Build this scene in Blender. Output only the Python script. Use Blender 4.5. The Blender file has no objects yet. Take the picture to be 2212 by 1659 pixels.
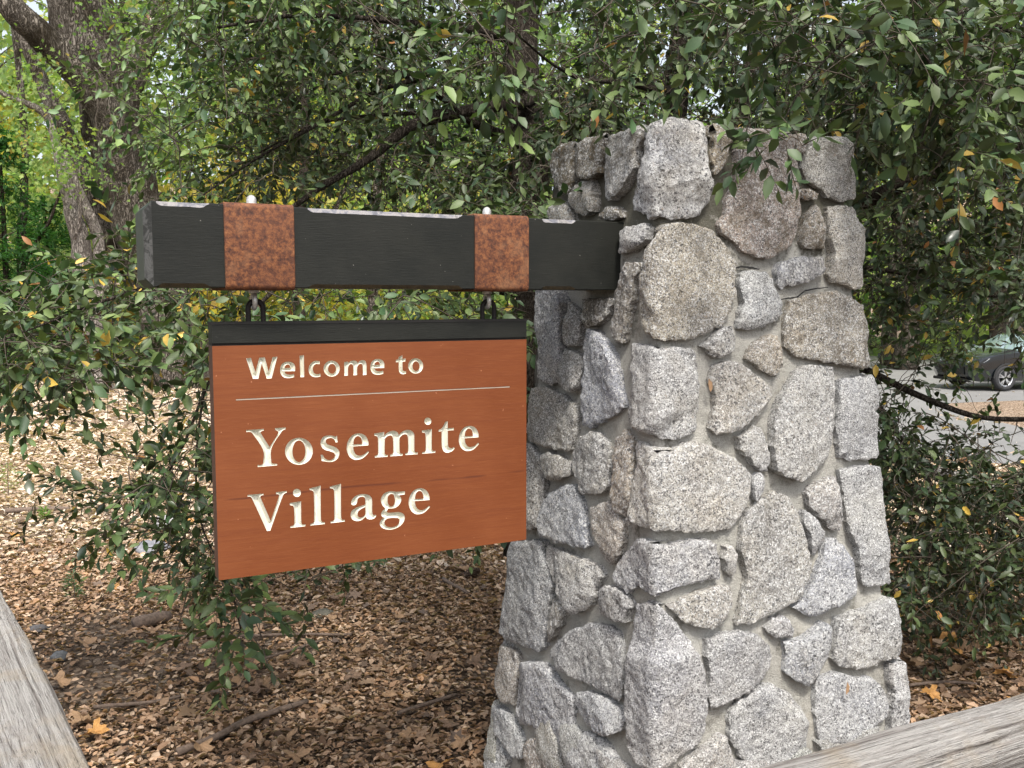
import bpy, math, random
import numpy as np
from mathutils import Vector, noise as mnoise
from mathutils.geometry import delaunay_2d_cdt

random.seed(7); RNG = np.random.default_rng(7)
S = bpy.context.scene
COL = S.collection

# ------------------------------------------------------------------ camera, light, exposure
EYE = 1.6; FPX = 2036.2; CX, CY = 1106.0, 829.5; PITCH = 0.0883
cam_data = bpy.data.cameras.new('camera'); cam = bpy.data.objects.new('camera', cam_data); COL.objects.link(cam)
cam.location = (0, 0, EYE); cam.rotation_euler = (math.pi/2-PITCH, 0, 0)
cam_data.sensor_width = 36; cam_data.lens = FPX/2212*36; cam_data.clip_start = .05; cam_data.clip_end = 600
S.camera = cam
SUN_EL, SUN_AZ = math.radians(57), math.radians(168)     # azimuth clockwise from +Y: behind the viewer, to the right
w = bpy.data.worlds.new('World'); S.world = w; w.use_nodes = True
nt = w.node_tree; bg = nt.nodes['Background']
sky = nt.nodes.new('ShaderNodeTexSky'); sky.sky_type = 'NISHITA'; sky.sun_disc = False
sky.sun_elevation = SUN_EL; sky.sun_rotation = SUN_AZ; sky.air_density = 1.0; sky.dust_density = 4.0; sky.ozone_density = 1.0
hs = nt.nodes.new('ShaderNodeHueSaturation'); hs.inputs['Saturation'].default_value = .42
nt.links.new(sky.outputs[0], hs.inputs['Color']); nt.links.new(hs.outputs[0], bg.inputs[0]); bg.inputs[1].default_value = .15
sl = bpy.data.lights.new('sun', 'SUN'); sl.energy = 2.2; sl.angle = math.radians(9); sl.color = (1, .95, .87)
sun = bpy.data.objects.new('sun', sl); COL.objects.link(sun)
sd = Vector((math.sin(SUN_AZ)*math.cos(SUN_EL), math.cos(SUN_AZ)*math.cos(SUN_EL), math.sin(SUN_EL)))
sun.rotation_euler = sd.to_track_quat('Z', 'Y').to_euler()
S.view_settings.view_transform = 'Standard'; S.view_settings.look = 'None'; S.view_settings.gamma = 1
S.view_settings.use_curve_mapping = False; S.view_settings.exposure = 1.0
S.render.engine = 'CYCLES'; S.cycles.max_bounces = 7; S.cycles.transparent_max_bounces = 6
S.cycles.use_denoising = True

# ------------------------------------------------------------------ helpers
cP, sP = math.cos(PITCH), math.sin(PITCH)
def ray(px, py):
    a = (px-CX)/FPX; b = -(py-CY)/FPX
    return np.array([a, cP + b*sP, -sP + b*cP])
def at(px, py, Y):
    r = ray(px, py); t = Y/r[1]; return np.array([0, 0, EYE]) + r*t
def on_z(px, py, z):
    r = ray(px, py); t = (z-EYE)/r[2]; return np.array([0, 0, EYE]) + r*t

def tag(o, label=None, cat=None, group=None, kind=None):
    if label: o['label'] = label
    if cat: o['category'] = cat
    if group: o['group'] = group
    if kind: o['kind'] = kind
    return o
def empty(name, loc, label, cat, group=None):
    o = bpy.data.objects.new(name, None); COL.objects.link(o); o.location = loc; o.empty_display_size = .1
    return tag(o, label, cat, group)
def link(name, me, mat=None, parent=None):
    o = bpy.data.objects.new(name, me); COL.objects.link(o)
    if mat is not None:
        for m in (mat if isinstance(mat, (list, tuple)) else [mat]): me.materials.append(m)
    if parent is not None:
        o.parent = parent; o.matrix_parent_inverse = parent_inv(parent)
    return o
def parent_inv(p):
    from mathutils import Matrix
    m = Matrix.Translation(p.location) @ p.rotation_euler.to_matrix().to_4x4()
    if p.parent: m = Matrix.Translation(p.parent.location) @ m if p.parent.type == 'EMPTY' and p.type == 'EMPTY' else m
    return m.inverted()
def mk(name, V, F, mat=None, parent=None, smooth=False, mi=None, auto=None):
    me = bpy.data.meshes.new(name)
    me.from_pydata([tuple(map(float, v)) for v in V], [], [tuple(int(i) for i in f) for f in F]); me.update()
    if smooth: me.polygons.foreach_set('use_smooth', [True]*len(me.polygons))
    if mi is not None: me.polygons.foreach_set('material_index', mi)
    if auto is not None:
        me.polygons.foreach_set('use_smooth', [True]*len(me.polygons))
        try: me.set_sharp_from_angle(angle=auto)
        except Exception: pass
    return link(name, me, mat, parent)
def fast_mesh(name, V, faces, cols=None, smooth=True):
    """V (N,3); faces: list of int arrays (M,k)"""
    me = bpy.data.meshes.new(name); V = np.asarray(V, dtype=np.float32)
    me.vertices.add(len(V)); me.vertices.foreach_set('co', V.ravel())
    idx = np.concatenate([f.ravel() for f in faces]).astype(np.int32)
    tot = np.concatenate([np.full(len(f), f.shape[1], dtype=np.int32) for f in faces])
    st = np.concatenate([[0], np.cumsum(tot)[:-1]]).astype(np.int32)
    me.loops.add(len(idx)); me.loops.foreach_set('vertex_index', idx)
    me.polygons.add(len(tot)); me.polygons.foreach_set('loop_start', st)
    try: me.polygons.foreach_set('loop_total', tot)
    except Exception: pass
    me.polygons.foreach_set('use_smooth', np.full(len(tot), smooth))
    if cols is not None:
        a = me.color_attributes.new('tint', 'FLOAT_COLOR', 'POINT')
        c4 = np.ones((len(V), 4), dtype=np.float32); c4[:, :3] = cols
        a.data.foreach_set('color', c4.ravel())
    me.update(calc_edges=True); me.validate()
    return me
def norm(a):
    a = np.asarray(a, dtype=float); return a/np.maximum(np.linalg.norm(a, axis=-1, keepdims=True), 1e-9)

# ---- node material kit
class M:
    def __init__(s, name, rough=.8, spec=.3):
        s.m = bpy.data.materials.new(name); s.m.use_nodes = True; s.t = s.m.node_tree
        s.b = s.t.nodes['Principled BSDF']; s.out = s.t.nodes['Material Output']
        s.b.inputs['Roughness'].default_value = rough; s.b.inputs['Specular IOR Level'].default_value = spec
        s.co = s.t.nodes.new('ShaderNodeTexCoord')
    def n(s, typ, **kw):
        x = s.t.nodes.new(typ)
        for k, v in kw.items(): setattr(x, k, v)
        return x
    def l(s, a, b): s.t.links.new(a, b)
    def coord(s, which='Object', scale=(1, 1, 1), rot=(0, 0, 0)):
        mp = s.n('ShaderNodeMapping'); mp.inputs['Scale'].default_value = scale; mp.inputs['Rotation'].default_value = rot
        s.l(s.co.outputs[which], mp.inputs[0]); return mp.outputs[0]
    def noise(s, vec, scale, detail=4, rough=.55, dist=0):
        x = s.n('ShaderNodeTexNoise'); x.inputs['Scale'].default_value = scale; x.inputs['Detail'].default_value = detail
        x.inputs['Roughness'].default_value = rough; x.inputs['Distortion'].default_value = dist; s.l(vec, x.inputs['Vector']); return x.outputs['Fac']
    def ramp(s, fac, stops, interp='LINEAR'):
        x = s.n('ShaderNodeValToRGB'); x.color_ramp.interpolation = interp; el = x.color_ramp.elements
        while len(el) < len(stops): el.new(.5)
        for e, (p, c) in zip(el, stops):
            e.position = p; e.color = (c, c, c, 1) if not isinstance(c, (tuple, list)) else (*c, 1)
        s.l(fac, x.inputs[0]); return x.outputs[0]
    def mix(s, fac, a, b, mode='MIX'):
        x = s.n('ShaderNodeMix', data_type='RGBA', blend_type=mode)
        for i, v in ((0, fac), (6, a), (7, b)):
            if isinstance(v, (int, float)): x.inputs[i].default_value = v
            elif isinstance(v, tuple): x.inputs[i].default_value = (*v, 1)
            else: s.l(v, x.inputs[i])
        return x.outputs[2]
    def math(s, op, a, b=0.0):
        x = s.n('ShaderNodeMath', operation=op)
        for i, v in ((0, a), (1, b)):
            if isinstance(v, (int, float)): x.inputs[i].default_value = v
            else: s.l(v, x.inputs[i])
        return x.outputs[0]
    def color(s, c):
        if isinstance(c, tuple): s.b.inputs['Base Color'].default_value = (*c, 1)
        else: s.l(c, s.b.inputs['Base Color'])
    def bump(s, h, strength=.5, dist=.01):
        x = s.n('ShaderNodeBump'); x.inputs['Strength'].default_value = strength; x.inputs['Distance'].default_value = dist
        s.l(h, x.inputs['Height']); s.l(x.outputs[0], s.b.inputs['Normal']); return x

def mat_granite():
    k = M('granite', .85, .25); v = k.coord()
    oi = k.n('ShaderNodeObjectInfo'); tint = oi.outputs['Color']; lich = oi.outputs['Alpha']
    off = k.n('ShaderNodeVectorMath', operation='ADD'); k.l(v, off.inputs[0]); rv = k.n('ShaderNodeCombineXYZ')
    for i in range(3): k.l(k.math('MULTIPLY', oi.outputs['Random'], 37.0+i*11), rv.inputs[i])
    k.l(rv.outputs[0], off.inputs[1]); v2 = off.outputs[0]
    big = k.noise(v2, 7, 4, .6); med = k.noise(v2, 45, 5, .65)
    base = k.mix(k.ramp(big, [(.3, 0), (.7, 1)]), (.42, .425, .44), (.60, .59, .56))
    base = k.mix(k.ramp(med, [(.38, .0), (.62, 1)]), k.mix(1, base, (.70, .70, .71), 'MULTIPLY'), base)
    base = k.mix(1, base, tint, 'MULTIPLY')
    vo = k.n('ShaderNodeTexVoronoi'); vo.inputs['Randomness'].default_value = 1; k.l(k.math('ADD', 190.0, k.math('MULTIPLY', oi.outputs['Random'], 170.0)), vo.inputs['Scale'])
    nz = k.noise(v2, 130, 3, .7); add = k.n('ShaderNodeVectorMath', operation='ADD'); k.l(v2, add.inputs[0])
    sc = k.n('ShaderNodeVectorMath', operation='SCALE'); nc = k.n('ShaderNodeTexNoise'); nc.inputs['Scale'].default_value = 160
    k.l(v2, nc.inputs['Vector']); k.l(nc.outputs['Color'], sc.inputs[0]); sc.inputs[3].default_value = .006
    k.l(sc.outputs[0], add.inputs[1]); k.l(add.outputs[0], vo.inputs['Vector'])
    sep = k.n('ShaderNodeSeparateColor'); k.l(vo.outputs['Color'], sep.inputs[0])
    dark = k.math('MULTIPLY', k.ramp(sep.outputs[0], [(.0, 1), (.15, 1), (.18, 0)], 'LINEAR'), k.ramp(k.noise(v2, 16, 3, .6), [(.3, .35), (.6, 1)]))
    white = k.ramp(sep.outputs[1], [(.68, 0), (.72, 1)])
    c = k.mix(k.math('MULTIPLY', white, .75), base, (.74, .74, .73))
    c = k.mix(k.math('MULTIPLY', dark, .85), c, (.07, .07, .075))
    fl = k.noise(v2, 420, 2, .7); c = k.mix(k.ramp(fl, [(.53, 0), (.60, .8)]), c, (.05, .05, .05))
    # lichen and rusty staining of the stone itself, more on some stones
    ln = k.noise(v2, 22, 6, .75); lm = k.math('MULTIPLY', k.ramp(ln, [(.48, 0), (.62, 1)]), lich)
    c = k.mix(lm, c, (.10, .075, .04))
    ln2 = k.noise(v2, 60, 4, .7); c = k.mix(k.math('MULTIPLY', k.ramp(ln2, [(.63, 0), (.7, 1)]), k.math('ADD', k.math('MULTIPLY', lich, .6), .12)), c, (.36, .21, .07))
    c = k.mix(k.ramp(k.noise(v, 3.1, 5, .65), [(.55, 0), (.72, .35)]), c, k.mix(1, c, (1.0, .86, .66), 'MULTIPLY'))
    c = k.mix(k.ramp(k.noise(k.coord(scale=(1, 1, .3)), 9, 5, .7), [(.58, 0), (.68, .45)]), c, k.mix(1, c, (.5, .47, .42), 'MULTIPLY'))
    k.color(c)
    h = k.math('ADD', k.math('MULTIPLY', k.noise(v2, 48, 7, .72), 1.3), k.math('MULTIPLY', k.noise(v2, 260, 3, .7), .4))
    k.bump(h, 1.0, .012); return k.m
def mat_mortar():
    k = M('mortar', .92, .15); v = k.coord()
    b = k.mix(k.ramp(k.noise(v, 5, 5, .6), [(.3, 0), (.7, 1)]), (.43, .42, .38), (.58, .56, .51))
    b = k.mix(k.ramp(k.noise(v, 300, 3, .6), [(.42, .0), (.70, .55)]), b, (.20, .19, .17))
    b = k.mix(k.ramp(k.noise(v, 2.6, 4, .6), [(.55, 0), (.7, .5)]), b, (.42, .37, .28))
    b = k.mix(k.ramp(k.noise(v, 11, 6, .75), [(.55, 0), (.66, .75)]), b, (.12, .115, .095))
    b = k.mix(k.ramp(k.noise(k.coord(scale=(1, 1, .4)), 3.1, 4, .6), [(.6, 0), (.72, .6)]), b, (.55, .55, .53))
    sx = k.n('ShaderNodeSeparateXYZ'); k.l(v, sx.inputs[0])
    top = k.math('MULTIPLY', k.ramp(k.math('ADD', k.math('MULTIPLY', sx.outputs[2], .5), k.math('MULTIPLY', k.noise(v, 14, 5, .7), .22)), [(.98, 0), (1.12, 1)]), .8)
    b = k.mix(top, b, (.075, .07, .045))
    k.color(b); k.bump(k.math('ADD', k.noise(v, 40, 5, .7), k.math('MULTIPLY', k.noise(v, 300, 3, .7), .8)), 1, .012); return k.m
def mat_paint_dark():
    k = M('dark_green_paint', .5, .4); v = k.coord(); g = k.coord(scale=(4, 4, 90))
    b = k.mix(k.ramp(k.noise(v, 6, 4), [(.35, 0), (.7, 1)]), (.010, .011, .0095), (.017, .0175, .0145))
    b = k.mix(k.ramp(k.noise(g, 6, 4, .6), [(.5, 0), (.8, .5)]), b, (.028, .028, .024))
    b = k.mix(k.ramp(k.noise(v, 90, 2, .8), [(.745, 0), (.77, .7)]), b, (.30, .29, .26))
    k.color(b); k.l(k.ramp(k.noise(v, 14, 4), [(.3, .4), (.7, .62)]), k.b.inputs['Roughness'])
    k.bump(k.noise(g, 8, 4, .6), .25, .003); return k.m
def mat_worn(name, a, b_, c_):
    k = M(name, .6, .4); v = k.coord(); g = k.coord(scale=(1, 1, 1))
    n = k.noise(v, 30, 6, .75, 1.0)
    k.color(k.ramp(n, [(.3, a), (.46, b_), (.56, c_), (.7, a)])); k.bump(n, .5, .004); return k.m
def mat_rust():
    k = M('rusted_steel', .75, .35); v = k.coord()
    a = k.noise(v, 90, 5, .75); b = k.noise(v, 9, 4, .6); c = k.noise(v, 220, 3, .7)
    col = k.ramp(a, [(.34, (.035, .014, .010)), (.45, (.085, .030, .015)), (.57, (.17, .062, .024)), (.72, (.26, .11, .042))])
    col = k.mix(k.ramp(b, [(.45, .0), (.6, .3), (.72, .55)]), col, (.12, .045, .023)); col = k.mix(k.ramp(b, [(.3, .5), (.42, 0)]), col, (.30, .15, .075)); col = k.mix(k.ramp(c, [(.55, 0), (.68, .7)]), col, (.07, .028, .016))
    k.color(col); k.bump(k.math('ADD', a, c), .35, .003); return k.m
def mat_panel():
    k = M('orange_stained_board', .55, .35); v = k.coord(scale=(1, 1, 1)); g = k.coord(scale=(1.2, 1.2, 22))
    a = k.noise(v, 3, 3); b = k.noise(g, 5, 6, .65, .4); c = k.noise(k.coord(scale=(5, 5, 160)), 5, 3, .6)
    col = k.mix(k.ramp(a, [(.35, 0), (.7, 1)]), (.150, .042, .013), (.192, .058, .019))
    col = k.mix(k.ramp(b, [(.4, 0), (.72, .5)]), col, (.125, .032, .012)); col = k.mix(k.ramp(c, [(.5, 0), (.75, .28)]), col, (.27, .10, .04))
    col = k.mix(k.ramp(k.noise(v, 55, 2, .8), [(.73, 0), (.76, .6)]), col, (.45, .2, .11))
    # a long shrinkage crack and faint scuffs
    sx = k.n('ShaderNodeSeparateXYZ'); k.l(k.co.outputs['Object'], sx.inputs[0])
    z = k.math('ADD', sx.outputs[2], k.math('MULTIPLY', k.noise(v, 6, 2), .012))
    ln = k.ramp(k.math('ABSOLUTE', k.math('SUBTRACT', z, 1.1525)), [(.0, 1), (.0011, .9), (.002, 0)])
    ln = k.math('MULTIPLY', ln, k.ramp(k.noise(v, 7, 2), [(.4, 0), (.5, 1)]))
    col = k.mix(ln, col, (.09, .025, .012))
    k.color(col); k.l(k.ramp(a, [(.3, .42), (.7, .6)]), k.b.inputs['Roughness']); k.bump(k.math('ADD', b, c), .12, .003); return k.m
def simple(name, c, rough=.6, metal=0, spec=.4, nscale=40, amt=.15, bump=.1):
    k = M(name, rough, spec); v = k.coord(); k.b.inputs['Metallic'].default_value = metal
    n = k.noise(v, nscale, 4, .65)
    k.color(k.ramp(n, [(.3, tuple(x*(1-amt*1.6) for x in c)), (.7, tuple(min(1, x*(1+amt)) for x in c))]))
    if bump: k.bump(n, bump, .004)
    return k.m
def mat_leaf(name, rough=.38, transl=.3, under=1.6, spec=.5, coat=0):
    k = M(name, rough, spec)
    at_ = k.n('ShaderNodeAttribute', attribute_name='tint'); g = k.n('ShaderNodeNewGeometry')
    under_c = k.mix(1, at_.outputs['Color'], (under, under*.97, under*.85), 'MULTIPLY')
    c = k.mix(g.outputs['Backfacing'], at_.outputs['Color'], under_c)
    k.color(c); k.l(k.math('ADD', k.math('MULTIPLY', g.outputs['Backfacing'], .25), rough), k.b.inputs['Roughness'])
    tr = k.n('ShaderNodeBsdfTranslucent'); k.l(k.mix(1, at_.outputs['Color'], (1.6, 1.75, .8), 'MULTIPLY'), tr.inputs[0])
    mx = k.n('ShaderNodeMixShader'); mx.inputs[0].default_value = transl
    k.l(k.b.outputs[0], mx.inputs[1]); k.l(tr.outputs[0], mx.inputs[2]); k.l(mx.outputs[0], k.out.inputs['Surface']); return k.m
def mat_bark(name, a, b_, scale=1.0, moss=0):
    k = M(name, .95, .1); g = k.coord(scale=(1, 1, .22))
    n = k.noise(g, 26*scale, 5, .7, 1.6); n3 = k.noise(k.coord(scale=(1, 1, .5)), 60*scale, 4, .7, .5); n2 = k.noise(k.coord(), 1.6, 5, .65)
    rid = k.math('ABSOLUTE', k.math('SUBTRACT', n, .5)); h = k.math('ADD', k.ramp(rid, [(0, 0), (.07, .8), (.2, 1)]), k.math('MULTIPLY', n3, .5))
    c = k.ramp(h, [(.2, tuple(x*.22 for x in a)), (.75, a), (1.0, b_)])
    c = k.mix(k.ramp(n3, [(.35, .5), (.6, 0)]), c, tuple(x*.4 for x in a))
    if moss: c = k.mix(k.math('MULTIPLY', k.ramp(n2, [(.45, 0), (.6, 1)]), moss), c, (.035, .026, .014))
    k.color(c); k.bump(h, 1, .025/scale); return k.m
def mat_ground():
    k = M('leafy_forest_floor', .95, .1); v = k.coord()
    vo = k.n('ShaderNodeTexVoronoi'); vo.inputs['Scale'].default_value = 34; k.l(k.coord(scale=(1, 1.25, 1)), vo.inputs['Vector'])
    vo2 = k.n('ShaderNodeTexVoronoi'); vo2.inputs['Scale'].default_value = 17; k.l(v, vo2.inputs['Vector'])
    s1 = k.n('ShaderNodeSeparateColor'); k.l(vo.outputs['Color'], s1.inputs[0]); s2 = k.n('ShaderNodeSeparateColor'); k.l(vo2.outputs['Color'], s2.inputs[0])
    soil = k.ramp(k.noise(v, 60, 5, .7), [(.3, (.022, .016, .012)), (.7, (.06, .045, .034))])
    lf = k.ramp(s1.outputs[0], [(0, (.06, .04, .026)), (.35, (.17, .11, .07)), (.6, (.38, .28, .20)), (.85, (.52, .41, .31)), (1, (.6, .50, .40))])
    lf = k.mix(k.ramp(s2.outputs[1], [(.5, 0), (.55, .5)]), lf, (.33, .24, .17))
    cov = k.ramp(k.noise(v, 1.6, 6, .7), [(.36, 0), (.52, 1)])
    sx = k.n('ShaderNodeSeparateXYZ'); k.l(v, sx.inputs[0])
    far = k.ramp(k.math('MULTIPLY', sx.outputs[1], .05), [(.18, 0), (.42, 1)])
    cov = k.math('MAXIMUM', k.math('MULTIPLY', cov, .45), k.math('MULTIPLY', far, .93))
    edge = k.ramp(vo.outputs['Distance'], [(.55, 1), (.75, .35)])
    k.color(k.mix(k.math('MULTIPLY', cov, edge), soil, lf))
    k.bump(k.math('ADD', k.math('MULTIPLY', s1.outputs[0], .6), k.noise(v, 50, 5, .7)), .8, .02); return k.m
def mat_wood_grey(axis):
    k = M('weathered_rail_wood_'+axis, .85, .2); v = k.coord()
    sc = (1.1, 62, 62); g = k.coord(scale=sc)
    n = k.noise(g, 2.2, 7, .7, .5); n2 = k.noise(g, 9, 4, .6); b = k.noise(v, 5, 5, .6)
    c = k.ramp(n, [(.32, (.06, .052, .046)), (.40, (.20, .18, .165)), (.52, (.33, .315, .295)), (.72, (.46, .44, .415))])
    c = k.mix(k.ramp(b, [(.5, 0), (.66, .6)]), c, (.33, .27, .19)); c = k.mix(k.ramp(n2, [(.34, .85), (.41, 0)]), c, (.05, .045, .04))
    c = k.mix(k.ramp(k.noise(v, 160, 3, .8), [(.6, 0), (.7, .5)]), c, (.16, .15, .15))
    k.color(c); k.bump(k.math('ADD', n, k.math('MULTIPLY', n2, .8)), 1, .008); return k.m

GRAN = mat_granite(); MORT = mat_mortar(); PAINT = mat_paint_dark(); RUST = mat_rust(); PANEL = mat_panel(); PANEL.node_tree.nodes['Principled BSDF'].inputs['Specular IOR Level'].default_value = .25; PAINT.node_tree.nodes['Principled BSDF'].inputs['Specular IOR Level'].default_value = .22
WORN = mat_worn('peeling_edge_paint', (.05, .05, .055), (.13, .13, .15), (.24, .225, .22))
ENDC = mat_worn('scuffed_dark_paint', (.016, .017, .015), (.02, .02, .018), (.075, .075, .072))
WORN2 = mat_worn('mossy_edge_paint', (.03, .026, .016), (.05, .04, .022), (.075, .058, .03))
ENDP = simple('end_grain_paint', (.028, .038, .026), .6, nscale=60)
CREAM = M('cream_letter_paint', .55, .35); _v = CREAM.coord()
CREAM.color(CREAM.mix(CREAM.ramp(CREAM.noise(_v, 70, 5, .75), [(.6, 0), (.72, .75)]), CREAM.mix(CREAM.ramp(CREAM.noise(_v, 12, 3), [(.3, 0), (.7, 1)]), (.56, .54, .44), (.64, .63, .55)), (.22, .19, .13))); CREAM = CREAM.m
STEEL = simple('galvanised_steel', (.55, .54, .52), .38, .55, nscale=80, bump=.05)
IRON = simple('black_chain_iron', (.010, .007, .006), .7, .0, nscale=60)
EDGE = simple('board_edge_brown', (.075, .032, .018), .6, nscale=30)
BLACK = simple('groove_black', (.012, .011, .010), .7)
RAILW = mat_wood_grey('x')
OAKLEAF = mat_leaf('live_oak_leaf', .30, .20, 1.8, .65)
YELLEAF = mat_leaf('autumn_maple_leaf', .5, .5, 1.2, .3)
LITTER = mat_leaf('dry_leaf', .7, .15, 1.05, .25)
BARKD = mat_bark('dark_oak_bark', (.05, .038, .028), (.10, .085, .07), 3.0)
BARKG = mat_bark('grey_oak_bark', (.145, .122, .098), (.29, .255, .215), .6, .8)
BARKL = mat_bark('pale_twisted_bark', (.36, .31, .27), (.58, .52, .46), .9, .25)
TWIG = simple('twig_bark', (.075, .06, .045), .9, nscale=30)
GROUND = mat_ground()
STICKM0 = simple('broken_twig_bark', (.13, .095, .075), .9, nscale=40, amt=.3)

# ================================================================== GROUND
def sstep(a, b, x): t = np.clip((x-a)/(b-a), 0, 1); return t*t*(3-2*t)
def gz(x, y):
    x = np.asarray(x, float); y = np.asarray(y, float)
    z = -.85*sstep(6, 19, y)*sstep(-1, 5, x)
    z = z + .9*sstep(26, 60, y)*sstep(6, -6, x) + sstep(60, 220, y)*26
    z = z + .035*np.sin(x*1.3+y*.7)*np.sin(y*.9-x*.4)*sstep(1.5, 4, y)*sstep(4, 2, np.abs(x-1)*.0+x*0+3)*0 + .02*np.sin(x*2.1+1)*np.sin(y*1.7)
    return z
def grid(name, xs, ys, zf, mat, kind='structure', z0=0):
    X, Y = np.meshgrid(xs, ys, indexing='ij'); V = np.stack([X, Y, zf(X, Y)+z0], -1).reshape(-1, 3)
    a, b = len(xs), len(ys); I = np.arange(a*b).reshape(a, b)
    F = np.stack([I[:-1, :-1], I[1:, :-1], I[1:, 1:], I[:-1, 1:]], -1).reshape(-1, 4)
    o = link(name, fast_mesh(name, V, [F]), mat); o['kind'] = kind; return o
xs = np.concatenate([np.linspace(-300, -30, 14), np.linspace(-28, 28, 150), np.linspace(30, 300, 14)])
ys = np.concatenate([np.linspace(-200, -12, 10), np.linspace(-10, 45, 150), np.linspace(48, 400, 40)])
grid('ground', xs, ys, gz, GROUND)

ASPH = M('asphalt', .85, .3); _v = ASPH.coord()
ASPH.color(ASPH.mix(ASPH.ramp(ASPH.noise(_v, 160, 3, .7), [(.4, 0), (.7, .6)]), ASPH.mix(ASPH.ramp(ASPH.noise(_v, .8, 5, .6), [(.3, 0), (.7, 1)]), (.15, .147, .145), (.21, .207, .20)), (.28, .275, .27)))
ASPH.bump(ASPH.noise(_v, 160, 3, .7), .4, .006); ASPH = ASPH.m
def strip(name, pts_a, pts_b, mat, lift, n=60, m=14):
    """sheet between two polylines laid on the ground"""
    def rs(p, n):
        p = np.array(p, float); d = np.r_[0, np.cumsum(np.linalg.norm(np.diff(p, axis=0), axis=1))]; t = np.linspace(0, d[-1], n)
        return np.stack([np.interp(t, d, p[:, i]) for i in range(2)], 1)
    A, B = rs(pts_a, n), rs(pts_b, n); T = np.r_[0, .012, np.linspace(.03, .97, m-4), .988, 1][None, :, None]
    P = A[:, None]*(1-T)+B[:, None]*T; Lf = np.full(P.shape[:2], lift); Lf[0] = Lf[-1] = -.12; Lf[:, 0] = Lf[:, -1] = -.12
    V = np.concatenate([P, (gz(P[..., 0], P[..., 1])+Lf)[..., None]], -1).reshape(-1, 3)
    I = np.arange(n*m).reshape(n, m); F = np.stack([I[:-1, :-1], I[1:, :-1], I[1:, 1:], I[:-1, 1:]], -1).reshape(-1, 4)
    o = link(name, fast_mesh(name, V, [F]), mat); o['kind'] = 'structure'; return o
strip('road', [(3.2, 46), (3.4, 25), (3.9, 15), (4.6, 10.6), (9, 8.6), (22, 6), (60, 0)], [(60, 50), (60, 44), (60, 38), (60, 30), (60, 26), (60, 20), (60, 12)], ASPH, .035)
GRASSG = M('meadow_grass', .9, .2); _v = GRASSG.coord()
GRASSG.color(GRASSG.ramp(GRASSG.noise(_v, 5, 6, .7), [(.3, (.06, .09, .02)), (.55, (.13, .18, .035)), (.75, (.25, .25, .06))])); GRASSG.bump(GRASSG.noise(_v, 60, 3, .7), .8, .05); GRASSG = GRASSG.m
strip('meadow', [(0, 62), (0, 44)], [(70, 58), (70, 38)], GRASSG, .06, n=24, m=24)
strip('verge', [(9.0, 17.4), (12, 17.0), (16, 16.6), (30, 15)], [(9.3, 21.5), (12, 22.4), (16, 22.4), (30, 22)], GROUND, .075, n=30, m=10)

# ================================================================== STONE PILLAR
TH = 0.4802; D3 = np.array([math.cos(TH), math.sin(TH), 0]); N3 = np.array([-math.sin(TH), math.cos(TH), 0]); Z3 = np.array([0, 0, 1.])
K = 1.25; ORG = np.array([-.6182*K, 1.6*K, EYE])
def loc(s, n, z): return ORG + D3*s + N3*n + Z3*z           # z measured from eye height
pS = lambda z: .9412*K + .0608*z
pN = lambda z: -.1538*K + .1045*z
pR = lambda z: 1.5344*K - .0669*z
pK = lambda z: .3423*K - .103*z
ZT = .445; ZB = -1.66
def pix_uv(px, py):
    r = ray(px, py); rs, rn, rz = r@D3, r@N3, r[2]; o = -ORG+np.array([0, 0, EYE]); os_, on = o@D3, o@N3
    # front: on + t rn = c + g*(t rz)
    t = (-.1538*K-on)/(rn-.1045*rz); z = t*rz; s = os_+t*rs
    W = pR(z)-pS(z)
    if s >= pS(z): return [min(s-pS(z), W+.0), z, s-pS(z) > W-.018]
    t = (.9412*K-os_)/(rs-.0608*rz); z = t*rz; n = on+t*rn; u = -(n-pN(z)); Dp = pK(z)-pN(z)
    return [max(u, -Dp), z, u < -Dp+.018]
CR = [.035]
def uv3(u, v, h):
    """unrolled pillar surface (u round the corner, v up) -> space; the arris is rounded by CR"""
    zi = v; inn = 0
    if v > ZT: inn = v-ZT; zi = ZT
    W = pR(zi)-pS(zi); Dp = pK(zi)-pN(zi); r = CR[0]
    cs, cn = pS(zi), pN(zi)
    def arc(a, P0, C, P1, d0, d1):
        P = (1-a)**2*np.array(P0)+2*a*(1-a)*np.array(C)+a*a*np.array(P1); d = (1-a)*np.array(d0)+a*np.array(d1); d = d/np.linalg.norm(d); return P[0], P[1], d[0], d[1]
    if u < -Dp-r: s, n, ds, dn = cs+(-u-Dp), pK(zi), 0, 1
    elif u < -Dp+r: s, n, ds, dn = arc((u+Dp+r)/(2*r), (cs+r, pK(zi)), (cs, pK(zi)), (cs, pK(zi)-r), (0, 1), (-1, 0))
    elif u < -r: s, n, ds, dn = cs, cn-u, -1, 0
    elif u < r: s, n, ds, dn = arc((u+r)/(2*r), (cs, cn+r), (cs, cn), (cs+r, cn), (-1, 0), (0, -1))
    elif u <= W-r: s, n, ds, dn = cs+u, cn, 0, -1
    elif u <= W+r: s, n, ds, dn = arc((u-W+r)/(2*r), (cs+W-r, cn), (cs+W, cn), (cs+W, cn+r), (0, -1), (1, 0))
    else: s, n, ds, dn = pR(zi), cn+(u-W), 1, 0
    z = zi
    if inn > 0: s -= ds*inn; n -= dn*inn; z = zi + h; ds *= .2; dn *= .2
    return loc(s+ds*h, n+dn*h, z)

C1 = lambda x, y: ((1200+x/1.9518)*.8641, (250+y/1.9518)*.8641)
C2 = lambda x, y: ((1200+x/1.9073)*.8641, (1050+y/1.9073)*.8641)
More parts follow.
